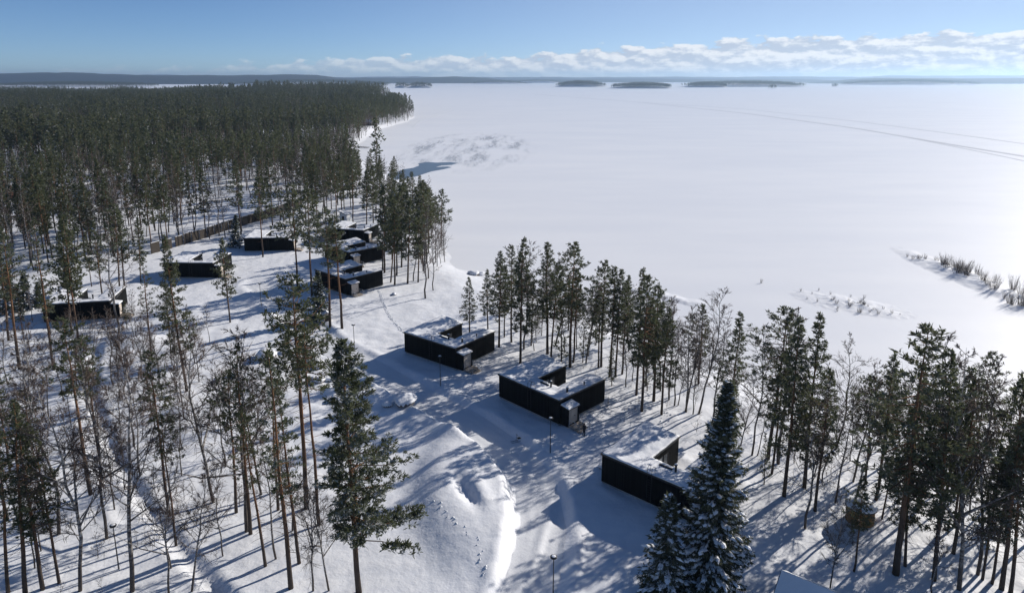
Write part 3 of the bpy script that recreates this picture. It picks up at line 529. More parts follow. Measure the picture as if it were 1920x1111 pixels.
# open water and grey slush near the inlet
def sheet(pts, z, m, name):
    b = MB(); b.quad(*[(x,y,z) for x,y in pts]); return struct(b.build(name, m))
wp = [(-57,331),(-52,336),(-47.5,344),(-42.5,362),(-36.5,372),(-33,380),(-36,384),(-42,381),(-39.5,388),(-34,391),(-31,400),(-36,404),(-44,402),(-50,405),(-54,397),(-52,388),(-54,378),(-58.5,371),(-60,360),(-63,352),(-62,340)]
sheet(wp, LAKE_Z+0.012, WATER, 'open_water')
sheet([(-80,345),(20,345),(20,640),(-80,640)], LAKE_Z+0.006, SLUSH, 'thin_ice')
sheet([(-78,372),(-60,372),(-58,384),(-76,386)], LAKE_Z+0.012, SLUSH, 'thin_ice')

# ------------------------------------------------------------------ cabins
U1, U2, UL, V1, VA, VB = 4.6, 8.6, 11.8, 3.3, 9.6, 9.9
def roof_z(u, v):
    e = np.minimum(np.minimum(u, v), UL-u)
    return 3.78-0.085*np.clip(e, 0, 4)+0.030*v*(u < U1+0.3)-0.004*v
def u_cells(us, vs, o):
    c = np.zeros((len(vs)-1, len(us)-1), bool)
    for j in range(len(vs)-1):
        for i in range(len(us)-1):
            u = (us[i]+us[i+1])/2; v = (vs[j]+vs[j+1])/2
            c[j,i] = (-o < u < UL+o and -o < v < V1+o) or (-o < u < U1+o and -o < v < VA+o) or (U2-o < u < UL+o and -o < v < VB+o)
    return c
def u_slab(o, step, zt, zb):
    """closed slab over the U-shaped plan grown by o"""
    def ax(marks):
        out = []
        for a, b in zip(marks[:-1], marks[1:]):
            n = max(1, int(round((b-a)/step))); out += [a+(b-a)*k/n for k in range(n)]
        return np.array(out+[marks[-1]])
    us = ax([-o, U1+o, U2-o, UL+o]); vs = ax([-o, V1+o, VA+o, VB+o]); c = u_cells(us, vs, o)
    b = MB(); idx = {}
    def vert(i, j, t):
        k = (i,j,t)
        if k not in idx:
            u, v = us[i], vs[j]; idx[k] = len(b.v); b.v.append((u, v, float((zt if t else zb)(u, v))))
        return idx[k]
    for j in range(len(vs)-1):
        for i in range(len(us)-1):
            if not c[j,i]: continue
            b.f.append((vert(i,j,1),vert(i+1,j,1),vert(i+1,j+1,1),vert(i,j+1,1)))
            b.f.append((vert(i,j+1,0),vert(i+1,j+1,0),vert(i+1,j,0),vert(i,j,0)))
            for dj, di, e in ((-1,0,((i,j),(i+1,j))),(1,0,((i+1,j+1),(i,j+1))),(0,-1,((i,j+1),(i,j))),(0,1,((i+1,j),(i+1,j+1)))):
                jj, ii = j+dj, i+di
                if 0 <= jj < c.shape[0] and 0 <= ii < c.shape[1] and c[jj,ii]: continue
                (a0,a1),(b0,b1) = e
                b.f.append((vert(a0,a1,0),vert(b0,b1,0),vert(b0,b1,1),vert(a0,a1,1)))
    return b
def make_cabin(label, group):
    t = thing('black_cabin', label, 'cabin', group=group)
    u_slab(-0.08, 3.0, lambda u,v: 0.42, lambda u,v: -0.8).build('foundation', CONCRETE, t)
    u_slab(0.0, 1.0, lambda u,v: roof_z(u,v)-0.10, lambda u,v: 0.30).build('wall', BLACK, t)
    rf = u_slab(0.14, 0.6, lambda u,v: roof_z(u,v)+0.06, lambda u,v: roof_z(u,v)-0.12).build('roof', DARKMETAL, t)
    sn = u_slab(0.05, 0.3, lambda u,v: roof_z(u,v)+0.16+0.20*float(vnoise(np.array([u/0.9]),np.array([v/0.9]))[0])+0.05*float(vnoise(np.array([u/0.35]),np.array([v/0.35]))[0]), lambda u,v: roof_z(u,v)+0.03)
    sn.build('roof_snow', SNOW, rf, True)
    for (u,v,h,r) in ((8.15,2.35,1.0,0.13),(10.95,2.6,0.75,0.14),(11.05,6.1,0.55,0.09)):
        z = float(roof_z(u,v)); c = MB(); c.tube([(u,v,z),(u,v,z+h)],[r,r],10); c.tube([(u,v,z+h),(u,v,z+h+0.10)],[r*1.5,r*1.3],10)
        ch = c.build('chimney', DARKMETAL, rf); k = MB(); k.tube([(u,v,z+h+0.10),(u,v,z+h+0.17)],[r*1.3,r*0.6],8); k.build('snow_cap', SNOW, ch)
    z = float(roof_z(6.9,2.4)); MB().box(6.1,2.3,z+0.1,7.7,2.5,z+0.34).build('snow_guard', DARKMETAL, rf)
    lad = MB(); z = float(roof_z(6.2,0.2))
    for du in (0.0, 0.55): lad.tube([(6.1+du,-0.2,0.6),(6.1+du,-0.2,z+0.75),(6.1+du,0.1,z+0.95),(6.1+du,0.5,z+0.75),(6.1+du,0.5,z+0.05)],[0.03]*5,5)
    for k in range(11): lad.tube([(6.1,-0.2,0.8+0.3*k),(6.65,-0.2,0.8+0.3*k)],[0.018]*2,4)
    lad.build('roof_ladder', DARKMETAL, t)
    # courtyard glazing
    for (v0,v1,m) in ((3.75,4.25,CURTAIN),(4.75,5.75,CURTAIN),(6.05,6.95,GLASS)):
        w = MB()
        for q in ((v0-0.07,0.5,v0,2.75),(v1,0.5,v1+0.07,2.75),(v0,0.5,v1,0.57),(v0,2.68,v1,2.75)): w.box(U1+0.003,q[0],q[1],U1+0.06,q[2],q[3])
        wf = w.build('window', DARKMETAL, t); MB().box(U1+0.003,v0,0.57,U1+0.025,v1,2.68).build('pane', m, wf)
    w = MB()
    for q in ((U1+0.6,U1+0.67),(U2-0.67,U2-0.6),(6.55,6.62)): w.box(q[0],V1+0.003,0.5,q[1],V1+0.06,2.7)
    w.box(U1+0.6,V1+0.003,2.7,U2-0.6,V1+0.06,2.77); w.box(U1+0.6,V1+0.003,0.43,U2-0.6,V1+0.06,0.5)
    wf = w.build('window', DARKMETAL, t); MB().box(U1+0.67,V1+0.003,0.5,6.55,V1+0.025,2.7).build('pane', GLASS, wf); MB().box(6.62,V1+0.003,0.5,U2-0.67,V1+0.025,2.7).build('pane', GLASS, wf)
    MB().box(U1+0.1,V1+0.1,-0.1,U2-0.1,7.2,0.30).build('courtyard_deck', SNOW, t)
    # entrance porch
    p = MB(); p.box(UL+0.003,0.30,0.25,13.25,0.42,2.75).box(UL+0.003,2.36,0.25,13.25,2.48,2.75).box(UL+0.003,0.42,0.25,13.05,2.36,0.5)
    po = p.build('porch', BLACK, t)
    MB().box(13.0,0.42,0.5,13.08,2.36,2.70).build('porch_front', PALEWOOD, po)
    MB().box(13.083,0.95,0.52,13.12,1.85,2.55).build('door', PALEWOOD, po); MB().box(13.123,1.68,1.45,13.17,1.78,1.60).build('handle', DARKMETAL, po)
    pr = MB(); pr.v = [(UL+0.003,0.2,2.98),(13.4,0.2,2.76),(13.4,2.58,2.76),(UL+0.003,2.58,2.98),(UL+0.003,0.2,3.08),(13.4,0.2,2.86),(13.4,2.58,2.86),(UL+0.003,2.58,3.08)]
    pr.f = [(0,3,2,1),(4,5,6,7),(0,1,5,4),(1,2,6,5),(2,3,7,6),(3,0,4,7)]; pro = pr.build('porch_roof', DARKMETAL, po)
    ps = MB(); ps.v = [(x,y,z-0.0) for x,y,z in ((UL+0.05,0.25,3.075),(13.36,0.25,2.868),(13.36,2.53,2.868),(UL+0.05,2.53,3.075),(UL+0.1,0.32,3.22),(13.28,0.32,3.0),(13.28,2.45,3.02),(UL+0.1,2.45,3.24))]; ps.f = pr.f
    ps.build('porch_snow', SNOW, pro)
    st = MB(); st.box(13.28,0.3,0.30,14.35,2.5,0.45)
    stairs = st.build('stairs', DECKWOOD, t)
    for k in range(3): MB().box(14.35+0.3*k+0.004,0.4,0.16-0.14*k,14.65+0.3*k,2.4,0.31-0.14*k).build('step', DECKWOOD, stairs)
    for y in (0.36, 2.44):
        r = MB(); r.tube([(13.32,y,0.45),(13.32,y,1.4),(14.35,y,1.4),(15.2,y,0.95),(15.2,y,-0.2)],[0.035]*5,6); r.tube([(14.35,y,0.42),(14.35,y,1.4)],[0.03]*2,6); r.tube([(13.32,y,0.95),(14.35,y,0.95),(15.2,y,0.5)],[0.022]*3,5)
        r.build('railing', STEEL, t)
    return t
CABIN_LABELS = ['black timber cabin by the bend of the road with mostly blue shaded roof snow',
 'black timber cabin with a person standing at its entrance steps',
 'black timber cabin partly hidden behind the big snowy spruce',
 'first black cabin of the row of three, beside tall bare pine trunks and footprints',
 'middle black cabin of the row of three beside the shore grove',
 'last black cabin of the row of three, next to the small white shed',
 'black cabin standing apart in open snow near the long brown board wall',
 'black cabin half hidden behind a bushy pine at the edge of the woods',
 'black cabin with sunlit white wing roof among tall thin trunks and leafless brush']
proto = make_cabin(CABIN_LABELS[0], 'black courtyard cabins')
for k, (x,y,a) in enumerate(CABINS):
    o = proto if k == 0 else copy_tree(proto)
    o['label'] = CABIN_LABELS[k]; o.location = (x,y,0.0); o.rotation_euler = (0,0,R(a))

# ------------------------------------------------------------------ trees
def unit(v): return v/np.maximum(np.linalg.norm(v, axis=-1, keepdims=True), 1e-9)
def blades(rng, C, D, n, length, width, spread, upb):
    """n needle sprays round every clump centre C with axis D -> triangles"""
    C = np.repeat(np.asarray(C, float), n, 0); D = np.repeat(np.asarray(D, float), n, 0); m = len(C)
    d = unit(D*0.8+rng.normal(0, spread, (m,3))+np.array([0,0,upb]))
    L = length*rng.uniform(0.55, 1.25, (m,1)); s = unit(np.cross(d, rng.normal(0,1,(m,3))))*width*rng.uniform(0.6,1.3,(m,1))
    o = C+rng.normal(0, 0.18*length, (m,3))
    b = o+d*L*0.45
    V = np.stack([o, b+s, o+d*L, b-s], 1).reshape(-1,3)
    Fc = np.arange(m*4).reshape(m,4)
    return V, Fc
def pine(seed, crown=0.5, spread=2.5, nb=75, clumps=5, nbl=7, bl=0.42, bw=0.075, H=20.0, stubs=14, sides=7, irregular=0.35, low=0, branch_tubes=True, top_round=0.5):
    rng = np.random.default_rng(seed); t = MB(); r0 = 0.0085*H+0.015
    n = 8; wob = np.cumsum(rng.normal(0, 0.05, (n+1,2)), 0); wob -= wob[0]
    zs = np.linspace(-0.5, H*0.985, n+1); pts = [(wob[i,0], wob[i,1], zs[i]) for i in range(n+1)]
    rad = [r0*(1.12 if i == 0 else 1)*(1-(i/n)**1.25*0.92) for i in range(n+1)]
    t.tube(pts, rad, sides)
    def at(z): return np.array([np.interp(z, zs, wob[:,0]), np.interp(z, zs, wob[:,1]), z])
    C = []; D = []; ph = rng.uniform(0, 6.28); gap_az = rng.uniform(0, 6.28)
    z0 = H*(1-crown)
    for i in range(nb):
        f = ((i+rng.uniform(0,1))/nb)**1.12; z = z0+(H*0.99-z0)*f
        ph += 2.4+rng.normal(0,0.5)
        prof = (min(1, 0.55+1.6*f) if f < 0.3 else 1.0)*(1-max(0,f-0.3)/0.7)**top_round*0.93+0.07
        L = spread*prof*rng.uniform(1-irregular*1.3, 1+irregular)*(0.75+0.25*math.cos(ph-gap_az))
        e = -0.15+0.75*f**1.6+rng.normal(0,0.12)
        dv = np.array([math.cos(ph)*math.cos(e), math.sin(ph)*math.cos(e), math.sin(e)]); o = at(z)
        tip = o+dv*L+np.array([0,0,0.10*L]); midp = o+dv*L*0.5-np.array([0,0,0.04*L])
        if branch_tubes: t.tube([o, midp, tip], [0.012*L+0.018, 0.008*L+0.01, 0.006], 3, False)
        side = np.array([-math.sin(ph), math.cos(ph), 0])
        nc = max(2, int(round(clumps*(0.25+0.85*L/spread))))
        for k in range(nc):
            s = 0.34+0.66*(k+rng.uniform(0,1))/nc
            p = o+(midp-o)*min(1,s*2) if s < 0.5 else midp+(tip-midp)*(s-0.5)*2
            p = p+side*rng.uniform(-0.42,0.42)*L*(1.1-s)+np.array([0,0,rng.normal(0.03,0.05)*L])
            C.append(p); D.append(dv*0.7+np.array([0,0,0.35]))
    for i in range(low):                      # heavy low side boughs
        z = H*rng.uniform(0.22, 1-crown); a = rng.uniform(-0.9,0.9)+gap_az; L = spread*rng.uniform(1.0,1.45)
        dv = np.array([math.cos(a), math.sin(a), -0.05]); o = at(z); tip = o+dv*L
        t.tube([o, o+dv*L*0.5+np.array([0,0,0.25]), tip], [0.07,0.045,0.012], 4, False)
        for k in range(clumps*3):
            s = rng.uniform(0.5,1.08); C.append(o+dv*L*s+rng.normal(0,0.28,3)*np.array([1,1,0.7])); D.append(dv*0.5+np.array([0,0,0.4]))
    for i in range(stubs):                    # dead branches under the crown
        z = H*rng.uniform(0.16, 1-crown+0.06); a = rng.uniform(0,6.28); L = rng.uniform(0.4,1.7)
        o = at(z); dv = np.array([math.cos(a), math.sin(a), rng.uniform(-0.35,0.15)]); t.tube([o, o+dv*L*0.6, o+dv*L+np.array([0,0,-0.1*L])], [0.028,0.016,0.006], 3, False)
    V, Fc = blades(rng, C, D, nbl, bl, bw, 0.62, 0.10)
    return t.mesh('trunk', PINEBARK, True), raw_mesh('crown', V, Fc, PINE_N)
def spruce(seed, H, spread, nb, nbl, bl, bw, snow=True):
    rng = np.random.default_rng(seed); t = MB(); r0 = 0.010*H+0.03
    t.tube([(0,0,-0.5),(0,0,H*0.5),(0,0,H*0.99)], [r0, r0*0.6, 0.015], 8)
    C = []; D = []; S = []; ph = 0
    for i in range(nb):
        f = (i+rng.uniform(0,1))/nb; z = H*(0.05+0.94*f); ph += 2.4+rng.normal(0,0.35)
        L = spread*(1-f)**0.80*rng.uniform(0.58,1.22)+0.12
        e = -0.38+0.95*f**1.3; dv = np.array([math.cos(ph)*math.cos(e), math.sin(ph)*math.cos(e), math.sin(e)])
        o = np.array([0,0,z]); side = np.array([-math.sin(ph), math.cos(ph), 0]); tip = o+dv*L+np.array([0,0,0.14*L])
        t.tube([o, tip], [0.012*L+0.012, 0.006], 3, False)
        n = max(3, int(L*4.2))
        for k in range(n):
            s = (k+rng.uniform(0.2,1))/n; w = 0.34*L*(1.05-s)
            for q in (-1, 0, 1):
                p = o+(tip-o)*s+side*q*w*rng.uniform(0.3,1.0)-np.array([0,0,abs(q)*0.12*w+0.10*L*math.sin(s*3.1)])
                C.append(p); D.append(dv*0.8+side*q*0.6-np.array([0,0,0.25]))
                if snow and rng.random() < 0.42 and s > 0.25: S.append((p+np.array([0,0,0.10]), dv, side, rng.uniform(0.10,0.30)))
    V, Fc = blades(rng, C, D, nbl, bl, bw, 0.42, -0.10)
    crown = raw_mesh('crown', V, Fc, SPRUCE_N); sm = None
    if snow:
        b = MB()
        for p, dv, sd, r in S:                 # small flattened snow pads lying on the sprays
            n0 = len(b.v); k = 6; j = rng.uniform(0.6,1.3,k)
            for a in range(k):
                an = 2*math.pi*a/k; q = p+dv*math.cos(an)*r*1.6*j[a]+sd*math.sin(an)*r*0.8*j[a]-np.array([0,0,0.05]); b.v.append(tuple(q))
            b.v.append(tuple(p+np.array([0,0,r*0.32])))
            b.f += [(n0+a, n0+(a+1)%k, n0+k) for a in range(k)]
        sm = b.mesh('snow_load', SNOW)
    return t.mesh('trunk', PINEBARK, True), crown, sm
def birch(seed, H=18.0, nl=26, ns=8, nt=8, spread=0.20, sides=6, tw=0.018, start=0.22, weep=0.25, fork=0):
    """leafless broadleaf tree: trunk and limbs in one mesh, fine twigs in the crown mesh"""
    rng = np.random.default_rng(seed); t = MB(); r0 = 0.0068*H+0.02; n = 8
    wob = np.cumsum(rng.normal(0, 0.011*H, (n+1,2)), 0); wob -= wob[0]; zs = np.linspace(-0.5, H*0.97, n+1)
    t.tube([(wob[i,0],wob[i,1],zs[i]) for i in range(n+1)], [r0*(1-(i/n)**1.1*0.95) for i in range(n+1)], sides)
    A = []; B = []; W = []
    def at(z): return np.array([np.interp(z, zs, wob[:,0]), np.interp(z, zs, wob[:,1]), z])
    ph = rng.uniform(0,6)
    for i in range(nl+fork):
        f = (i+rng.uniform(0,1))/nl if i < nl else rng.uniform(0.0,0.25)
        z = H*(start+(0.96-start)*f); ph += 2.4+rng.normal(0,0.6)
        L = H*spread*(1.05-f)**0.7*rng.uniform(0.6,1.25)*(1.25 if i >= nl else 1); e = 0.75+0.35*rng.normal()*0.5+0.15*f
        dv = np.array([math.cos(ph)*math.cos(e), math.sin(ph)*math.cos(e), math.sin(e)]); o = at(z)
        p1 = o+dv*L*0.5+rng.normal(0,0.04*L,3); p2 = o+dv*L+rng.normal(0,0.07*L,3)+np.array([0,0,0.05*L]); rb = min(r0*0.5, 0.010*L+0.014)*(1.6 if i >= nl else 1)
        t.tube([o,p1,p2], [rb, rb*0.6, 0.008], 4, False)
        for k in range(ns):
            s = rng.uniform(0.25,1.0); q = o+(p1-o)*s*2 if s < 0.5 else p1+(p2-p1)*(s-0.5)*2
            d2 = unit(dv+rng.normal(0,0.55,3)+np.array([0,0,0.15])); l2 = L*rng.uniform(0.22,0.5); e2 = q+d2*l2
            A.append(q); B.append(e2); W.append(tw*1.5)
            for m_ in range(nt):
                s2 = rng.uniform(0.2,1.0); a = q+d2*l2*s2; d3 = unit(d2+rng.normal(0,0.6,3)-np.array([0,0,weep])); A.append(a); B.append(a+d3*l2*rng.uniform(0.35,0.8)); W.append(tw)
    A = np.array(A); B = np.array(B); W = np.array(W)[:,None]; d = unit(B-A); s = unit(np.cross(d, rng.normal(0,1,d.shape))); u = np.cross(d, s); m = len(A)
    V = np.stack([A+s*W, A-s*0.5*W+u*0.86*W, A-s*0.5*W-u*0.86*W, B], 1).reshape(-1,3); k = np.arange(m)[:,None]*4
    Fc = np.concatenate([k+np.array([[0,1,3]]), k+np.array([[1,2,3]]), k+np.array([[2,0,3]])], 0)
    return t.mesh('trunk', BIRCHBARK, True), raw_mesh('crown', V, Fc, TWIG)
PN = [pine(10+i, crown=c, spread=s, nb=n, clumps=7, nbl=13, bl=0.38, bw=0.056, irregular=ir, stubs=st, top_round=tr_) for i,(c,s,n,ir,st,tr_) in enumerate(((0.58,3.2,78,0.38,16,0.85),(0.68,3.0,90,0.34,14,0.95),(0.50,3.5,70,0.45,20,0.65),(0.74,2.9,94,0.34,10,1.0),(0.55,3.1,72,0.42,22,0.8),(0.64,3.6,86,0.42,12,0.7)))]
PM = [pine(30+i, crown=c, spread=s, nb=n, clumps=5, nbl=7, bl=0.62, bw=0.125, stubs=8, sides=5, irregular=0.4, top_round=tr_) for i,(c,s,n,tr_) in enumerate(((0.58,3.2,60,0.8),(0.68,3.0,68,0.95),(0.50,3.5,54,0.65),(0.62,3.2,62,0.8)))]
PF = [pine(50+i, crown=c, spread=s, nb=n, clumps=4, nbl=3, bl=1.05, bw=0.30, stubs=2, sides=4, irregular=0.4, branch_tubes=False, top_round=tr_) for i,(c,s,n,tr_) in enumerate(((0.55,3.3,34,0.8),(0.62,3.0,38,0.9),(0.50,3.6,32,0.65),(0.70,2.8,40,1.0)))]
PTALL = [pine(70+i, crown=c, spread=s, nb=n, clumps=6, nbl=12, bl=0.38, bw=0.058, irregular=0.5, stubs=28) for i,(c,s,n) in enumerate(((0.38,3.2,56),(0.34,2.7,44),(0.42,2.5,52),(0.30,2.9,42)))]
PHERO = [pine(80, crown=0.76, spread=3.9, nb=165, clumps=12, nbl=15, bl=0.40, bw=0.058, irregular=0.42, stubs=18, low=4, top_round=0.85, H=25.0)]
PY = [pine(90+i, crown=0.86, spread=1.3, nb=46, clumps=4, nbl=7, bl=0.32, bw=0.05, H=9.0, stubs=4, top_round=0.9) for i in range(2)]
PTHIN = [pine(85+i, crown=c, spread=s, nb=n, clumps=4, nbl=12, bl=0.36, bw=0.052, irregular=0.55, stubs=30, top_round=0.9) for i,(c,s,n) in enumerate(((0.55,2.2,46),(0.48,2.5,38),(0.62,2.0,50)))]
BN = [birch(100+i, nl=n, spread=s, start=st, fork=fk) for i,(n,s,st,fk) in enumerate(((28,0.20,0.25,0),(24,0.24,0.30,2),(30,0.17,0.35,0),(26,0.22,0.18,3)))]
BM = [birch(110+i, nl=20, ns=6, nt=5, tw=0.024, sides=5, spread=0.20) for i in range(3)]
BF = [birch(120+i, nl=14, ns=5, nt=4, tw=0.05, sides=4, spread=0.21) for i in range(2)]
SPR = [spruce(130, 21.0, 3.7, 330, 7, 0.42, 0.055)]
SPS = [spruce(131, 10.0, 2.4, 120, 7, 0.40, 0.055)]
ZONE = {
 'belt': ('pine growing in the shore belt beside the cabins near the road', 'leafless birch in the shore belt beside the cabins near the road', 'trees of the shore belt'),
 'point': ('pine on the wooded point beyond the big snowy spruce', 'leafless birch on the wooded point beyond the big snowy spruce', 'trees on the wooded point'),
 'slope': ('pine on the snowy slope beside the sunken footpath', 'leafless broadleaf tree on the snowy slope beside the sunken footpath', 'trees on the path slope'),
 'cabinwood': ('thin-trunked pine standing around the cabins at the wood edge', 'leafless tree standing around the cabins at the wood edge', 'trees around the wood-edge cabins'),
 'row': ('pine standing beside the row of three black cabins', 'leafless birch standing beside the row of three black cabins', 'trees beside the cabin row'),
 'grove': ('pine of the dense grove between cabin row and ice', 'leafless birch of the dense grove between cabin row and ice', 'trees of the shore grove'),
 'wood': ('snow-dusted pine in open woodland behind the brown board wall', 'leafless brownish tree in open woodland behind the brown board wall', 'trees of the open woodland'),
 'spruce': ('', '', 'spruces'),
}
MARKS = [(CABINS[k][0]+6*math.cos(R(CABINS[k][2])), CABINS[k][1]+6*math.sin(R(CABINS[k][2]))+3, w) for k, w in enumerate(('the cabin at the road bend','the cabin with a person','the cabin behind the big spruce','the first cabin of the row','the middle cabin of the row','the last cabin of the row','the cabin standing apart','the half hidden cabin','the cabin with sunlit wing roof'))]
MARKS += [(37,65.6,'the round orange hut'),(26,52.6,'the snow-roofed hut'),(-55,224.5,'the small white shed'),(-88,214,'the long brown board wall'),(-199,262,'the red-brown building'),(-50,340,'the open water'),
          (-40,66,'the sunken footpath'),(-60,92,'the snow berm lamp post'),(-10,66,'the smooth snow mound'),(-33,107,'the snow-capped boulders'),(40,95,'the shore ice'),(0,150,'the shore boulders')]
def tell(kind, x, y, h, lean, zone):
    size = 'very tall' if h > 22 else 'tall' if h > 18 else 'mid-height' if h > 13.5 else 'short'
    near = min(MARKS, key=lambda m: (m[0]-x)**2+(m[1]-y)**2)[2]; place = {'belt':'in the shore belt','point':'on the wooded point','slope':'on the slope','cabinwood':'at the wood edge','row':'by the cabin row','grove':'in the shore grove','wood':'in the open woodland'}[zone]
    return '%s%s %s %s near %s' % (size, ' leaning' if abs(lean) > 0.05 else '', 'leafless tree' if kind == 'B' else 'pine', place, near)
rt = random.Random(11); FARREF = {}
def plant(kind, x, y, h, lean, zone):
    dist = math.hypot(x, y); lp, lb, grp = ZONE[zone]; pool = None; native = 20.0; name, cat, label = 'pine_tree', 'pine', lp; key = None
    full = kind == 'Q'; kind = 'P' if full else kind
    if kind == 'P': pool = (PTHIN if zone in ('slope', 'cabinwood') and h > 14 and not full else PN) if dist < 135 else PM
    elif kind == 'L': pool = PTALL; label, grp = {'slope': ('tall pine with long bare trunk and small high crown on the path slope', 'high-crowned pines of the path slope'), 'cabinwood': ('tall pine with long bare trunk and small high crown by wood-edge cabins', 'high-crowned pines of the wood edge'), 'row': ('tall pine with long bare orange trunk in front of the first cabin of the row', 'bare-trunked pines before the cabin row')}[zone]
    elif kind == 'H': pool = PHERO; native = 25.0; label = 'large full pine with heavy low side boughs at the edge of the smooth snow mound'; grp = None
    elif kind == 'Y': pool = PY; native = 9.0; name, cat = 'young_pine', 'young pine'; label = 'thin young pine under the taller trees of the '+('shore belt' if zone == 'belt' else 'wooded point'); grp = 'young pines, '+zone
    elif kind == 'B':
        pool = BN if dist < 135 else BM; native = 18.0; name, cat, label = 'bare_birch', 'birch', lb; grp = grp+', leafless'
    elif kind == 'S': pool = SPR; native = 21.0; name, cat, label, grp = 'spruce_tree', 'spruce', 'big cone-shaped spruce with snow on its boughs, hiding part of a black cabin', None
    elif kind == 's':
        pool = SPS; native = 10.0; name, cat = 'spruce_tree', 'spruce'
        label, grp = {'spruce': ('small snowy spruce leaning against the foot of the big spruce', None), 'row': ('small spruce among bare trunks before the first cabin of the row', None)}.get(zone, ('small dark spruce near the wood-edge cabins', 'small spruces at the wood edge'))
    if kind == 'P' and zone == 'point' and h > 24: label, grp = 'broad dense dark-crowned pine beside the orange wooden hut', None; pool = [PN[5]]
    if kind == 'L': label = tell('P', x, y, h, lean, zone).replace(' pine ', ' pine with bare lower trunk ')
    if kind in 'PB' and grp is not None: label = tell(kind, x, y, h, lean, zone)
    i = rt.randrange(len(pool)); ms = pool[i]
    t = thing(name, label, cat, (x, y, hz(x, y)-0.05), rt.uniform(0, 6.28)+(3.4 if kind == 'H' else 0), grp)
    s = h/native; w = s*(1.0 if kind in 'HSs' else rt.uniform(1.05, 1.35) if zone in ('belt','grove','row') else rt.uniform(0.9, 1.2))
    if kind == 'P' and h < 15: w = max(w, 0.85*s)
    if kind == 'P' and zone == 'point' and h > 24: w = s*1.35
    if kind == 'H': w = s*1.22
    t.scale = (w, w, s)
    q = Matrix.Rotation(math.atan(lean), 4, 'Y') @ Matrix.Rotation(t.rotation_euler.z, 4, 'Z'); t.rotation_euler = q.to_euler()
    parts = [link(n, m, t) for n, m in zip(('trunk', 'crown', 'snow_load'), ms) if m is not None]
    return t
for zone, rows in TREES.items():
    for (kind, x, y, h, lean) in rows: plant(kind, x, y, h, lean, zone)

# ------------------------------------------------------------------ far forest: a mass nobody could count
def forest_points(cells, keep, hr, seed):
    rng = np.random.default_rng(seed); out = []
    for (x0,x1,y0,y1,c) in cells:
        gx, gy = np.meshgrid(np.arange(x0,x1,c), np.arange(y0,y1,c)); x = (gx+rng.uniform(-0.48,0.48,gx.shape)*c).ravel(); y = (gy+rng.uniform(-0.48,0.48,gy.shape)*c).ravel()
        k = keep(x, y); out.append(np.stack([x[k], y[k]], 1))
    P = np.concatenate(out); return P, rng.uniform(*hr, len(P)), rng.uniform(0,6.28,len(P)), rng.random(len(P))
def forest_object(name, P, Z, S, RZ, VI, sources, label):
    me = bpy.data.meshes.new(name); me.vertices.add(len(P)); me.vertices.foreach_set('co', np.column_stack([P, Z]).astype(np.float32).ravel())
    for nm, typ, arr in (('scl','FLOAT',S),('rotz','FLOAT',RZ),('var','INT',VI)):
        a = me.attributes.new(nm, typ, 'POINT'); a.data.foreach_set('value', np.asarray(arr, np.int32 if typ == 'INT' else np.float32))
    o = struct(link(name, me), 'stuff'); o['label'] = label; o['category'] = 'forest'
    ng = bpy.data.node_groups.new(name, 'GeometryNodeTree')
    ng.interface.new_socket('Geometry', in_out='INPUT', socket_type='NodeSocketGeometry'); ng.interface.new_socket('Geometry', in_out='OUTPUT', socket_type='NodeSocketGeometry')
    gi = ng.nodes.new('NodeGroupInput'); go = ng.nodes.new('NodeGroupOutput'); ip = ng.nodes.new('GeometryNodeInstanceOnPoints'); jn = ng.nodes.new('GeometryNodeJoinGeometry')
    for tr_, cr_ in reversed(sources):
        j2 = ng.nodes.new('GeometryNodeJoinGeometry')
        for ob in (tr_, cr_):
            oi = ng.nodes.new('GeometryNodeObjectInfo'); oi.transform_space = 'ORIGINAL'; oi.inputs['Object'].default_value = ob; ng.links.new(oi.outputs['Geometry'], j2.inputs[0])
        gt = ng.nodes.new('GeometryNodeGeometryToInstance'); ng.links.new(j2.outputs[0], gt.inputs[0]); ng.links.new(gt.outputs[0], jn.inputs[0])
    def attr(nm, typ):
        a = ng.nodes.new('GeometryNodeInputNamedAttribute'); a.data_type = typ; a.inputs['Name'].default_value = nm; return a.outputs['Attribute']
    ng.links.new(gi.outputs[0], ip.inputs['Points']); ng.links.new(jn.outputs[0], ip.inputs['Instance'])
    ip.inputs['Pick Instance'].default_value = True; ng.links.new(attr('var','INT'), ip.inputs['Instance Index'])
    cb = ng.nodes.new('ShaderNodeCombineXYZ'); ng.links.new(attr('rotz','FLOAT'), cb.inputs[2]); ng.links.new(cb.outputs[0], ip.inputs['Rotation'])
    cs = ng.nodes.new('ShaderNodeCombineXYZ'); sc_ = attr('scl','FLOAT')
    for k in range(3): ng.links.new(sc_, cs.inputs[k])
    ng.links.new(cs.outputs[0], ip.inputs['Scale']); ng.links.new(ip.outputs[0], go.inputs[0])
    md = o.modifiers.new('trees', 'NODES'); md.node_group = ng
    return o
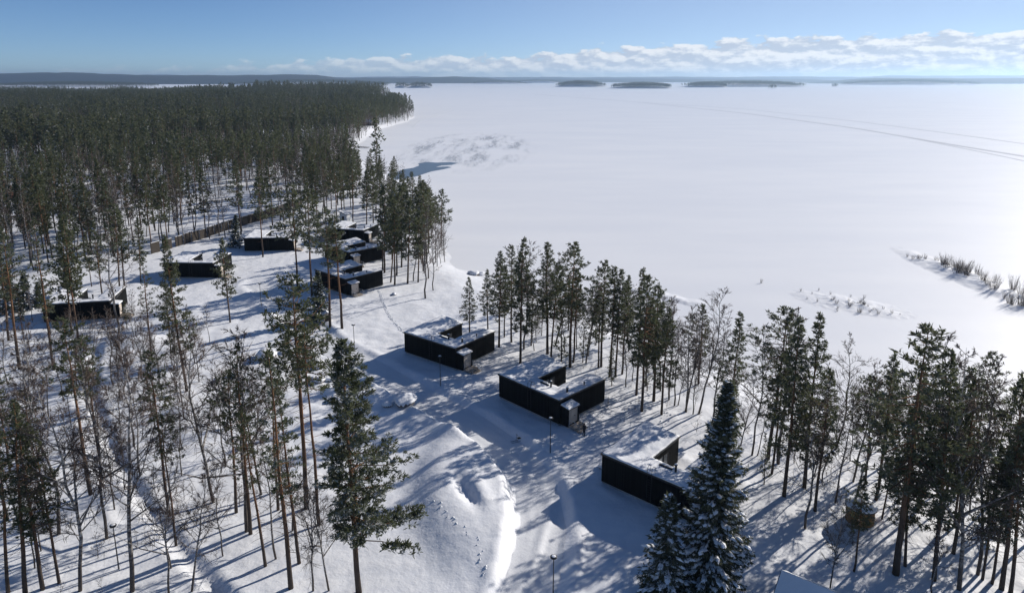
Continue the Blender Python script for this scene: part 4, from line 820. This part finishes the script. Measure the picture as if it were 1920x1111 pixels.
# single trees along the front of the far forest; their meshes also serve the mass behind
front = []
for k in range(4):
    x, y = (-118+k*3.1-22*k, 352+k*7); t = thing('pine_tree', 'snow-dusted pine at the front of the dense forest', 'pine', (x, y, hz(x,y)-0.05), k, 'front pines of the forest'); t.scale = (0.95,0.95,0.95)
    front.append((link('trunk', PF[k][0], t), link('crown', PF[k][1], t)))
for k in range(2):
    x, y = (-92-30*k, 347+14*k); t = thing('bare_birch', 'leafless brown tree at the front of the dense forest', 'birch', (x, y, hz(x,y)-0.05), k, 'front leafless trees of the forest'); t.scale = (0.9,0.9,0.9)
    front.append((link('trunk', BF[k][0], t), link('crown', BF[k][1], t)))
def in_land(x, y):
    d, _ = seg_dist(x, y, SHORE[:-1]); k = inside(x, y, SHORE) & (d > np.where(y < 450, 4.0, np.where(y < 900, 0.5, 3))) & (np.abs(x) < 0.86*y+25)
    clear = [(-250,360,22,26),(-72,352,9,14),(-60,330,10,12)]
    for cx,cy,rx,ry in clear: k &= ((x-cx)/rx)**2+((y-cy)/ry)**2 > 1
    return k & (vnoise(x/38+9, y/38) > -0.30-(y > 800)*0.12)
P, S, RZ, U = forest_points([(-700,-70,292,338,8.0),(-700,0,338,420,6.0),(-760,0,420,700,6.4),(-1250,0,700,1300,7.6),(-2050,0,1300,2400,9.8)], in_land, (12.0,23.0), 3)
d, _ = seg_dist(P[:,0], P[:,1], SHORE[:-1])
bare = (vnoise(P[:,0]/45, P[:,1]/45) > 0.22) | ((d < 14) & (U > 0.45)) | (U > 0.93)
VI = np.where(bare, 4+(U*977 % 2).astype(int), (U*1000 % 4).astype(int)); S = S/20*1.08*(1+0.6*vnoise(P[:,0]/70+3, P[:,1]/90))*np.where(bare, 0.92, 1.0)*np.where((P[:,1] > 1300) & (P[:,0] > -560), 1.1, np.where(P[:,1] > 1300, 0.86, 1.0))
forest_object('forest', P, height(P[:,0], P[:,1])-0.1, S, RZ, VI, front, 'dense snow-dusted pine forest covering the land along the bay')
# wooded islands
ISL = [(421,4330,165,60,20),(665,3610,155,55,13),(-150,7170,235,80,18),(-590,3800,38,24,12),(-490,3790,72,26,14),(-930,4350,90,45,16),(-800,4300,45,30,12),(1420,4330,400,90,20),(1120,4050,110,50,14),(1650,4560,260,60,15),(3300,5900,640,120,26),(4300,5300,420,90,20),(330,8600,260,90,24),(1310,3560,26,12,1.2),(1960,4300,24,12,1.2),(-1500,5300,700,160,26),(-2650,4300,520,130,14),(-3600,4600,330,120,14),(3480,4700,60,25,2)]
PP = []; ZZ = []
for k, (cx,cy,rx,ry,hh) in enumerate(ISL):
    b = MB(); rings = 5; n = 40; rg = np.random.default_rng(k)
    rad = 1+0.16*np.sin(np.arange(n)/n*6.283*2+rg.uniform(0,6))+0.10*np.sin(np.arange(n)/n*6.283*5+rg.uniform(0,6))
    for j in range(rings+1):
        f = j/rings
        for i in range(n): a = 6.283185*i/n; b.v.append((cx+rx*f*rad[i]*math.cos(a), cy+ry*f*rad[i]*math.sin(a), LAKE_Z-0.3+(hh+0.3)*(1-f**2.2)))
    for j in range(rings):
        for i in range(n): b.f.append((j*n+i,(j+1)*n+i,(j+1)*n+(i+1)%n,j*n+(i+1)%n))
    struct(b.build('island', SNOW, None, True))
    c = max(5.5, min(9.5, rx/28)); x, y = [q.ravel() for q in np.meshgrid(np.arange(-rx,rx,c), np.arange(-ry,ry,c))]; x = x+rg.uniform(-c/2,c/2,x.shape); y = y+rg.uniform(-c/2,c/2,y.shape)
    ai = (np.arctan2(y/ry, x/rx)/6.283185*n) % n; f = np.hypot(x/rx, y/ry)/np.interp(ai, np.arange(n+1), np.append(rad, rad[0])); m = f < 0.93
    PP.append(np.stack([cx+x[m], cy+y[m]], 1)); ZZ.append(LAKE_Z-0.3+(hh+0.3)*(1-f[m]**2.2)-0.3)
P = np.concatenate(PP); Z = np.concatenate(ZZ); rg = np.random.default_rng(77)
forest_object('island_forest', P, Z, rg.uniform(0.7,1.1,len(P)), rg.uniform(0,6.28,len(P)), rg.integers(0,4,len(P)), front, 'pine woods covering the islands out on the frozen lake')
# wooded hills along the horizon
def ridge(y0, depth, x0, x1, hmin, hmax, seed, n=260):
    rg = np.random.default_rng(seed); xs = np.linspace(x0, x1, n); q = 10
    prof = hmin+(hmax-hmin)*np.clip(0.5+1.1*vnoise(xs/1900+seed*7.3, xs*0+seed)+0.5*vnoise(xs/620+seed, xs*0)+0.10*vnoise(xs/110, xs*0+seed), 0.03, 1.3)
    edge = smooth((xs-x0)/900)*smooth((x1-xs)/900); prof = prof*edge; V = []
    for j in range(q+1):
        f = j/q; V.append(np.stack([xs, y0+depth*f+60*vnoise(xs/500, xs*0+seed+3)*(1-f), LAKE_Z-1+prof*math.sin(math.pi*min(1, f*1.02))**0.6+prof*0.08*vnoise(xs/90, xs*0+j*3.7)*(0 < j < q)], 1))
    V = np.stack(V, 0).reshape(-1,3); i = np.arange((q+1)*n).reshape(q+1,n)
    Fc = np.stack([i[:-1,:-1].ravel(), i[:-1,1:].ravel(), i[1:,1:].ravel(), i[1:,:-1].ravel()], 1)
    struct(link('hills', raw_mesh('hills', V, Fc, FARWOOD, True)))
ridge(6300, 1500, -7500, -1250, 45, 105, 1)
ridge(7600, 1800, -9000, 300, 45, 105, 2)
ridge(9800, 1600, -1800, 5200, 35, 62, 3)
ridge(7000, 1500, 3200, 9800, 35, 70, 4)
ridge(12500, 2500, -12500, 13500, 60, 120, 5)

# ------------------------------------------------------------------ small things
def lamp_post(x, y, label, h=4.6):
    z = hz(x,y); t = thing('lamp_post', label, 'lamp post', (x,y,z), 0, 'path lamp posts')
    p = MB(); p.tube([(0,0,-0.4),(0,0,0.9),(0,0,h)],[0.07,0.06,0.04],8); p.build('pole', DARKMETAL, t)
    q = MB(); q.tube([(0,0,h),(0,0,h+0.06),(0,0,h+0.17),(0,0,h+0.22)],[0.08,0.30,0.32,0.22],16); hd = q.build('lamp_head', DARKMETAL, t, True)
    s = MB(); s.tube([(0,0,h+0.21),(0,0,h+0.24),(0,0,h+0.26)],[0.22,0.17,0.05],14); s.build('snow_cap', SNOW, hd, True)
for x,y,l in ((-27.4,113.5,'dark lamp post in open snow where the road passes the footprint trail'),(-10.9,98.2,'dark lamp post in front of the cabin at the road bend'),(4.8,79.1,'dark lamp post in front of the cabin with a person at its steps'),
              (3.7,54.0,'dark lamp post beside the ploughed lane below the big snow mound'),(-59.6,86.0,'dark lamp post by the snow berm, farther along the sunken footpath'),(-37.9,58.4,'dark lamp post by the snow berm among leafless trees'),(-51.8,136.7,'dark lamp post between the cabin row and the woodland cabins')):
    lamp_post(x, y, l)
# person
def person(x, y, rz):
    t = bpy.data.meshes.new('person'); J = [(0,0,0.95),(0,0,1.15),(0,0,1.38),(0,0.01,1.50),(0,0.03,1.60),(0,0.04,1.72),(0.10,0,0.90),(0.12,0.02,0.48),(0.12,-0.01,0.08),(0.12,0.14,0.03),(-0.10,0,0.90),(-0.12,-0.05,0.48),(-0.12,-0.12,0.08),(-0.12,0.03,0.03),
         (0.20,0,1.40),(0.27,0.0,1.12),(0.25,0.14,0.92),(0.24,0.20,0.86),(-0.20,0,1.40),(-0.27,-0.02,1.12),(-0.26,0.10,0.90),(-0.25,0.15,0.84)]
    E_ = [(0,1),(1,2),(2,3),(3,4),(4,5),(0,6),(6,7),(7,8),(8,9),(0,10),(10,11),(11,12),(12,13),(2,14),(14,15),(15,16),(16,17),(2,18),(18,19),(19,20),(20,21)]
    rad = [0.16,0.16,0.17,0.065,0.095,0.085,0.11,0.085,0.06,0.05,0.11,0.085,0.06,0.05,0.085,0.065,0.05,0.04,0.085,0.065,0.05,0.04]
    t.from_pydata(J, E_, []); o = link('person', t); tag(o, 'person in dark winter clothes and cap standing by cabin entrance steps', 'person')
    md = o.modifiers.new('skin', 'SKIN')
    for i, v in enumerate(t.skin_vertices[0].data): v.radius = (rad[i], rad[i]); v.use_root = (i == 0)
    o.modifiers.new('sub', 'SUBSURF').render_levels = 2
    def f(nt, b):
        v = coords(nt); s = nd(nt, 'ShaderNodeSeparateXYZ'); nt.links.new(v, s.inputs[0]); rp = nd(nt, 'ShaderNodeValToRGB'); rp.color_ramp.interpolation = 'CONSTANT'
        e = rp.color_ramp.elements; e[0].position = 0; e[0].color = (0.012,0.012,0.013,1); e[1].position = 0.14; e[1].color = (0.02,0.022,0.028,1)
        for pos, c in ((0.50,(0.018,0.02,0.03,1)),(0.845,(0.42,0.26,0.19,1))): q = e.new(pos); q.color = c
        nt.links.new(mth(nt, 'DIVIDE', s.outputs[2], 1.8), rp.inputs[0]); nt.links.new(rp.outputs[0], b.inputs['Base Color'])
    t.materials.append(mat('dark_clothing', (0.02,0.02,0.025), 0.85, 0.2, f))
    c = MB(); c.tube([(0,0.02,1.67),(0,0.02,1.74),(0,0.02,1.80),(0,0.02,1.83)],[0.118,0.118,0.085,0.02],12); c.build('cap', DARKMETAL, o, True)
    o.location = (x,y,hz(x,y)); o.rotation_euler = (0,0,rz)
person(9.5, 83.6, R(-60))
# boulders with snow caps
def boulder(x, y, r, seed, label, grp='snow-capped boulders'):
    rg = np.random.default_rng(seed); bm = bmesh.new(); bmesh.ops.create_icosphere(bm, subdivisions=3, radius=1.0); cap = MB()
    k = rg.uniform(0,50)
    for v in bm.verts:
        p = v.co.copy(); n = 0.30*float(vnoise(np.array([p.x*1.6+k]),np.array([p.y*1.6+p.z*2.1]))[0])*2; v.co = Vector((p.x*1.25, p.y, p.z*0.62))*(1+n)*r
    me = bpy.data.meshes.new('boulder'); bm.to_mesh(me); me.materials.append(ROCK)
    o = link('boulder', me); tag(o, label, 'boulder', grp); o.location = (x, y, hz(x,y)+0.12*r); o.rotation_euler = (0,0,rg.uniform(0,6))
    for v in bm.verts: v.co = v.co*1.06+Vector((0,0,0.07*r+0.03))
    bmesh.ops.delete(bm, geom=[f for f in bm.faces if f.calc_center_median().z < 0.20*r], context='FACES')
    ms = bpy.data.meshes.new('snow_cap'); bm.to_mesh(ms); bm.free(); ms.materials.append(SNOW); ms.polygons.foreach_set('use_smooth', [True]*len(ms.polygons)); link('snow_cap', ms, o)
for k,(x,y,r) in enumerate(((-41.5,110,1.5),(-33,107.6,1.5),(-31.7,106.4,0.9),(-29.9,100.3,0.8),(-28.6,101,0.7),(-30.9,101.4,0.6),(-35.7,113.5,0.8),(-27.3,103.5,0.9),(-24.6,98.4,0.6),(-21,96,0.5),(-22.5,99.5,0.6),(-17.8,91.5,0.6),(-26,94.5,0.5),(-39,112.2,0.7),(-44,103,0.8),(-46,101,0.6))):
    boulder(x, y, r, k, 'snow-capped boulder on the bank between ploughed road and leafless trees')
boulder(-15.2, 92.0, 1.45, 40, 'wide boulder with dark bare side next to the ploughed road', None)
boulder(11.0, 75.8, 0.5, 41, 'small snow-capped boulder beside the cabin behind the big spruce', None)
boulder(-9.5, 165.5, 1.2, 42, 'dark low boulders breaking through shore ice near the grove', 'shore boulders'); boulder(-7.6, 166.2, 0.9, 43, 'dark low boulders breaking through shore ice near the grove', 'shore boulders')
boulder(-25.6, 144.2, 0.5, 44, 'small boulder in open snow beside the footprint trail', None)
# leafless shrubs
SH = [birch(200+i, H=3.0, nl=10, ns=5, nt=4, spread=0.42, tw=0.012, start=0.06, weep=-0.1, sides=4) for i in range(3)]
def clump(seed, H, n, w):
    rg = np.random.default_rng(seed); t = MB(); A = []; B = []
    for i in range(n):
        a = rg.uniform(0,6.28); tilt = rg.uniform(0.05,0.42); d_ = np.array([math.cos(a)*tilt, math.sin(a)*tilt, 1.0]); L = H*rg.uniform(0.55,1.0); o = np.array([math.cos(a)*0.4*w*rg.random(), math.sin(a)*0.4*w*rg.random(), -0.2])
        m_ = o+d_*L*0.5+rg.normal(0,0.06,3)*L*0.3; e = o+d_*L+rg.normal(0,0.08,3)*L*0.4; t.tube([o,m_,e],[0.035,0.022,0.006],4,False)
        for k in range(12):
            s = rg.uniform(0.3,1); p = o+(m_-o)*s*2 if s < 0.5 else m_+(e-m_)*(s-0.5)*2; A.append(p); B.append(p+unit(d_+rg.normal(0,0.45,3))*L*rg.uniform(0.10,0.28))
    A = np.array(A); B = np.array(B); d = unit(B-A); s = unit(np.cross(d, rg.normal(0,1,d.shape)))*0.014; u = unit(np.cross(d, s))*0.014; m = len(A)
    V = np.stack([A+s, A-s*0.5+u*0.86, A-s*0.5-u*0.86, B], 1).reshape(-1,3); k = np.arange(m)[:,None]*4
    return t.mesh('stems', TWIG, True), raw_mesh('twigs', V, np.concatenate([k+np.array([[0,1,3]]), k+np.array([[1,2,3]]), k+np.array([[2,0,3]])], 0), TWIG)
CL = [clump(220+i, 4.2, 26, 2.0) for i in range(3)]
def shrub(x, y, s, pool, label, grp, z=None):
    t = thing('bare_shrub', label, 'shrub', (x, y, hz(x,y) if z is None else z), rt.uniform(0,6.28), grp); t.scale = (s,s,s); ms = rt.choice(pool)
    link('stems', ms[0], t); link('twigs', ms[1], t)
# bushes on a low snow spit out on the ice
spit = [(106,186),(110,180),(112.5,172),(113.5,163),(112,152),(110,142),(114,133)]
def ice_mound(cx, cy, rx, ry, ang, hh, name, seed=0):
    def zf(X, Y):
        c_, s_ = math.cos(R(ang)), math.sin(R(ang)); u = ((X-cx)*c_+(Y-cy)*s_)/rx; v = (-(X-cx)*s_+(Y-cy)*c_)/ry
        n = 0.55*vnoise(X/2.6+seed, Y/2.6)+0.35*vnoise(X/0.9, Y/0.9+seed)
        return LAKE_Z-0.09+hh*np.exp(-(u*u+v*v))*(1+1.3*n)
    m = max(rx, ry)*2.0
    struct(link(name, grid_mesh(name, np.arange(cx-m, cx+m, 0.4), np.arange(cy-m, cy+m, 0.4), zf, SNOW, lambda X,Y,Z: Z > LAKE_Z-0.06)))
ice_mound(111.5, 164, 4.0, 22, 2, 0.75, 'snow_spit', 3)
for k in range(64):
    f = 0.6+rt.random()*5.4; i = min(5, int(f)); a, b = spit[i], spit[i+1]; q = f-i; s = rt.uniform(0.3,0.95)*(0.6+0.13*f)
    shrub(a[0]+(b[0]-a[0])*q+rt.uniform(-3.2,3.2), a[1]+(b[1]-a[1])*q+rt.uniform(-1.8,1.8), s, CL, 'leafless willow bush on the low snow spit out on the ice', 'bushes of the ice spit', LAKE_Z+0.1)
ice_mound(73, 143, 5.5, 10, 48, 0.42, 'snow_bank', 8)
for k in range(40):
    d_ = rt.gauss(0,6); shrub(73-d_*0.72+rt.gauss(0,2.6), 143+d_*0.67+rt.gauss(0,2.6), rt.uniform(0.10,0.30), CL, 'dry reed tuft on the lone snow bank on the ice', 'reed tufts of the snow bank', LAKE_Z+0.05)
ice_mound(33, 149, 2.4, 13, 50, 0.45, 'ice_ridge', 11)
for k in range(70):
    x = rt.uniform(-78,-18); y = rt.uniform(50,128)
    if x > -8-0.75*(y-50)*0.5-12 or min(seg_dist(np.array([x]),np.array([y]),q)[0][0] for q in (ROAD,TRENCH)) < 2.5: continue
    shrub(x, y, rt.uniform(0.5,1.15), SH, 'leafless shrub on the snowy slope by the sunken footpath', 'shrubs of the path slope')
for k in range(14): shrub(rt.uniform(-90,-72), rt.uniform(116,123), rt.uniform(0.9,1.5), SH, 'leafless shrub in front of the cabin among tall thin trunks', 'shrubs before the wood-edge cabin')
for k in range(26):
    f = rt.random(); x = 12+f*34+rt.uniform(-5,5); y = 104-f*38+rt.uniform(-6,6)
    if x < 26 and y < 84: continue
    shrub(x, y, rt.uniform(0.3,0.9), SH, 'leafless shrub in the snow under the shore trees', 'shrubs under the shore trees')
# white shed by the last cabin of the row
def gable(name, label, cat, x, y, rz, w, d, h, rise, wm, rm, z=None, mono=False):
    t = thing(name, label, cat, (x,y,hz(x,y)-0.05 if z is None else z), rz)
    b = MB()
    if mono: P_ = [(-w/2,0),(w/2,0),(w/2,h),(-w/2,h+rise)]; R_ = [(-w/2-0.3,h+rise+0.06),(w/2+0.3,h-0.04)]
    else: P_ = [(-w/2,0),(w/2,0),(w/2,h),(0,h+rise),(-w/2,h)]; R_ = None
    n = len(P_); b.v = [(p,-d/2,q-0.4*(q==0)) for p,q in P_]+[(p,d/2,q-0.4*(q==0)) for p,q in P_]
    b.f = [tuple(range(n)), tuple(range(2*n-1,n-1,-1))]+[(i,i+n,(i+1)%n+n,(i+1)%n) for i in range(n)]
    b.build('wall', wm, t)
    def slope(x0,z0,x1,z1,tk,m,nm,par,ov):
        q = MB(); q.v = [(x0,-d/2-ov,z0),(x1,-d/2-ov,z1),(x1,d/2+ov,z1),(x0,d/2+ov,z0),(x0,-d/2-ov,z0+tk),(x1,-d/2-ov,z1+tk),(x1,d/2+ov,z1+tk),(x0,d/2+ov,z0+tk)]
        q.f = [(0,3,2,1),(4,5,6,7),(0,1,5,4),(1,2,6,5),(2,3,7,6),(3,0,4,7)]; return q.build(nm, m, par)
    if mono: r = slope(R_[0][0],R_[0][1],R_[1][0],R_[1][1],0.12,rm,'roof',t,0.3); slope(R_[0][0]+0.1,R_[0][1]+0.123,R_[1][0]-0.1,R_[1][1]+0.123,0.12,SNOW,'roof_snow',r,0.2)
    else:
        for s in (-1,1):
            r = slope(0.0,h+rise+0.06,s*(w/2+0.35),h-0.10,0.10,rm,'roof',t,0.3); slope(s*0.02,h+rise+0.163,s*(w/2+0.27),h+0.02,0.16,SNOW,'roof_snow',r,0.22)
    dd = MB().box(-0.4,-d/2-0.05,0.1,0.4,-d/2-0.003,min(1.95,h-0.05)).build('door', BROWNWOOD, t); MB().box(0.25,-d/2-0.09,0.95,0.32,-d/2-0.053,1.1).build('handle', STEEL, dd)
    return t
gable('garden_shed', 'small white-walled shed with dark slanting roof behind the cabin row', 'shed', -55, 224.5, R(-20), 2.6, 2.6, 2.4, 1.0, WHITE, DARKMETAL, None, True)
gable('utility_hut', 'small beige service hut at the foot of two tall pine trunks', 'hut', -35.9, 127.6, R(25), 1.3, 1.0, 1.3, 0.35, PALEWOOD, BROWNWOOD)
gable('boathouse', 'dark boathouse at the forest edge on the far shore of the bay', 'boathouse', -140.5, 690, R(60), 9, 12, 3.2, 2.2, BROWNWOOD, BROWNWOOD)
gable('red_building', 'red-brown building with snowy roof in the clearing behind the woodland', 'building', -199, 262, R(8), 9, 16, 3.0, 2.0, REDWOOD, DARKMETAL)
gable('storage_hut', 'snow-roofed hut whose roof alone shows beside the big spruce', 'hut', 26.0, 52.6, R(52), 3.6, 4.4, 1.5, 1.25, BROWNWOOD, DARKMETAL)
# wooden hut of upright staves among the pines
def stave_hut(x, y):
    t = thing('stave_hut', 'orange wooden round hut with snowy roof among dark pines', 'hut', (x,y,hz(x,y)), 0.3); n = 22; r = 1.35; st = MB().box(-0.17,-0.03,-0.3,0.17,0.03,1.75).mesh('plank', ORANGEWOOD)
    for k in range(n):
        a = 2*math.pi*k/n; o = link('plank', st, t); o.location = (r*math.cos(a), r*math.sin(a), 0); o.rotation_euler = (0,0,a+math.pi/2)
    b = MB(); b.tube([(0,0,1.72),(0,0,1.80),(0,0,2.45)],[1.60,1.62,0.08],14); ro = b.build('roof', BROWNWOOD, t); s = MB(); s.tube([(0,0,1.83),(0,0,2.02),(0,0,2.62)],[1.58,1.5,0.1],14); s.build('roof_snow', SNOW, ro, True)
stave_hut(37.0, 65.6)
# long brown board wall beside the woodland clearing
def board_wall(P_, h):
    t = thing('board_wall', 'long brown board wall between woodland clearing and cabins', 'fence', (P_[0][0],P_[0][1],0))
    ox, oy = P_[0]; pan = MB().box(0,-0.05,-0.4,2.94,0.05,h).mesh('panel', BROWNWOOD); post = MB().box(-0.08,-0.09,-0.6,0.08,0.09,h+0.1).mesh('post', BROWNWOOD)
    cap = MB().box(0,-0.09,h+0.004,2.94,0.09,h+0.10).mesh('snow_cap', SNOW)
    for a, b in zip(P_[:-1], P_[1:]):
        L = math.hypot(b[0]-a[0], b[1]-a[1]); n = int(L/3.0); an = math.atan2(b[1]-a[1], b[0]-a[0])
        for k in range(n):
            x = a[0]+(b[0]-a[0])*k/n; y = a[1]+(b[1]-a[1])*k/n; z = hz(x,y)
            for nm, m_, off in (('panel', pan, 0.0), ('post', post, 0.0)):
                o = link(nm, m_, t); o.location = (x-ox+(math.cos(an)*0.04 if nm == 'panel' else 0), y-oy+(math.sin(an)*0.04 if nm == 'panel' else 0), z); o.rotation_euler = (0,0,an)
                if nm == 'panel': c = link('snow_cap', cap, o)
board_wall([(-97,181),(-94.4,189.4),(-88.5,212.1),(-81.5,236.5),(-78.5,256)], 2.9)
# dock
dk = thing('dock', 'dark narrow wooden dock reaching onto the ice of the bay', 'dock', (-116,499,LAKE_Z), R(-36))
MB().box(0,-0.9,0.45,19,0.9,0.6).build('deck', BROWNWOOD, dk)
for k in range(7):
    for s in (-0.8,0.8): m_ = MB(); m_.tube([(1+k*2.9,s,-0.3),(1+k*2.9,s,0.9)],[0.11,0.1],6); m_.build('post', BROWNWOOD, dk)
# small dark kick-sled left on the road shoulder
ks = thing('kick_sled', 'small dark kick sled left in the snow before the cabin steps', 'sled', (0.8,82.6,hz(0.8,82.6)+0.02), R(25))
for s in (-0.2,0.2): m_ = MB(); m_.tube([(-1.0,s,0.03),(0.75,s,0.03),(0.95,s,0.14)],[0.02]*3,5); m_.tube([(-0.2,s,0.04),(-0.12,s,0.9)],[0.02]*2,5); m_.build('runner', DARKMETAL, ks)
MB().box(-0.1,-0.2,0.38,0.35,0.2,0.43).build('seat', BROWNWOOD, ks); m_ = MB(); m_.tube([(-0.12,-0.28,0.9),(-0.12,0.28,0.9)],[0.02]*2,6); m_.build('handlebar', DARKMETAL, ks)

# ------------------------------------------------------------------ haze
hb = MB().box(-13600,-400,-4.0,14600,15600,165).build('haze', WHITE); hb['kind'] = 'stuff'
hm = bpy.data.materials.new('haze'); hm.use_nodes = True; nt = hm.node_tree; nt.nodes.clear()
ho = nd(nt, 'ShaderNodeOutputMaterial'); pv = nd(nt, 'ShaderNodeVolumePrincipled'); pv.inputs['Color'].default_value = (0.52,0.73,1.0,1); pv.inputs['Density'].default_value = 8.5e-5; pv.inputs['Anisotropy'].default_value = 0.5
nt.links.new(pv.outputs[0], ho.inputs['Volume']); hb.data.materials.clear(); hb.data.materials.append(hm)
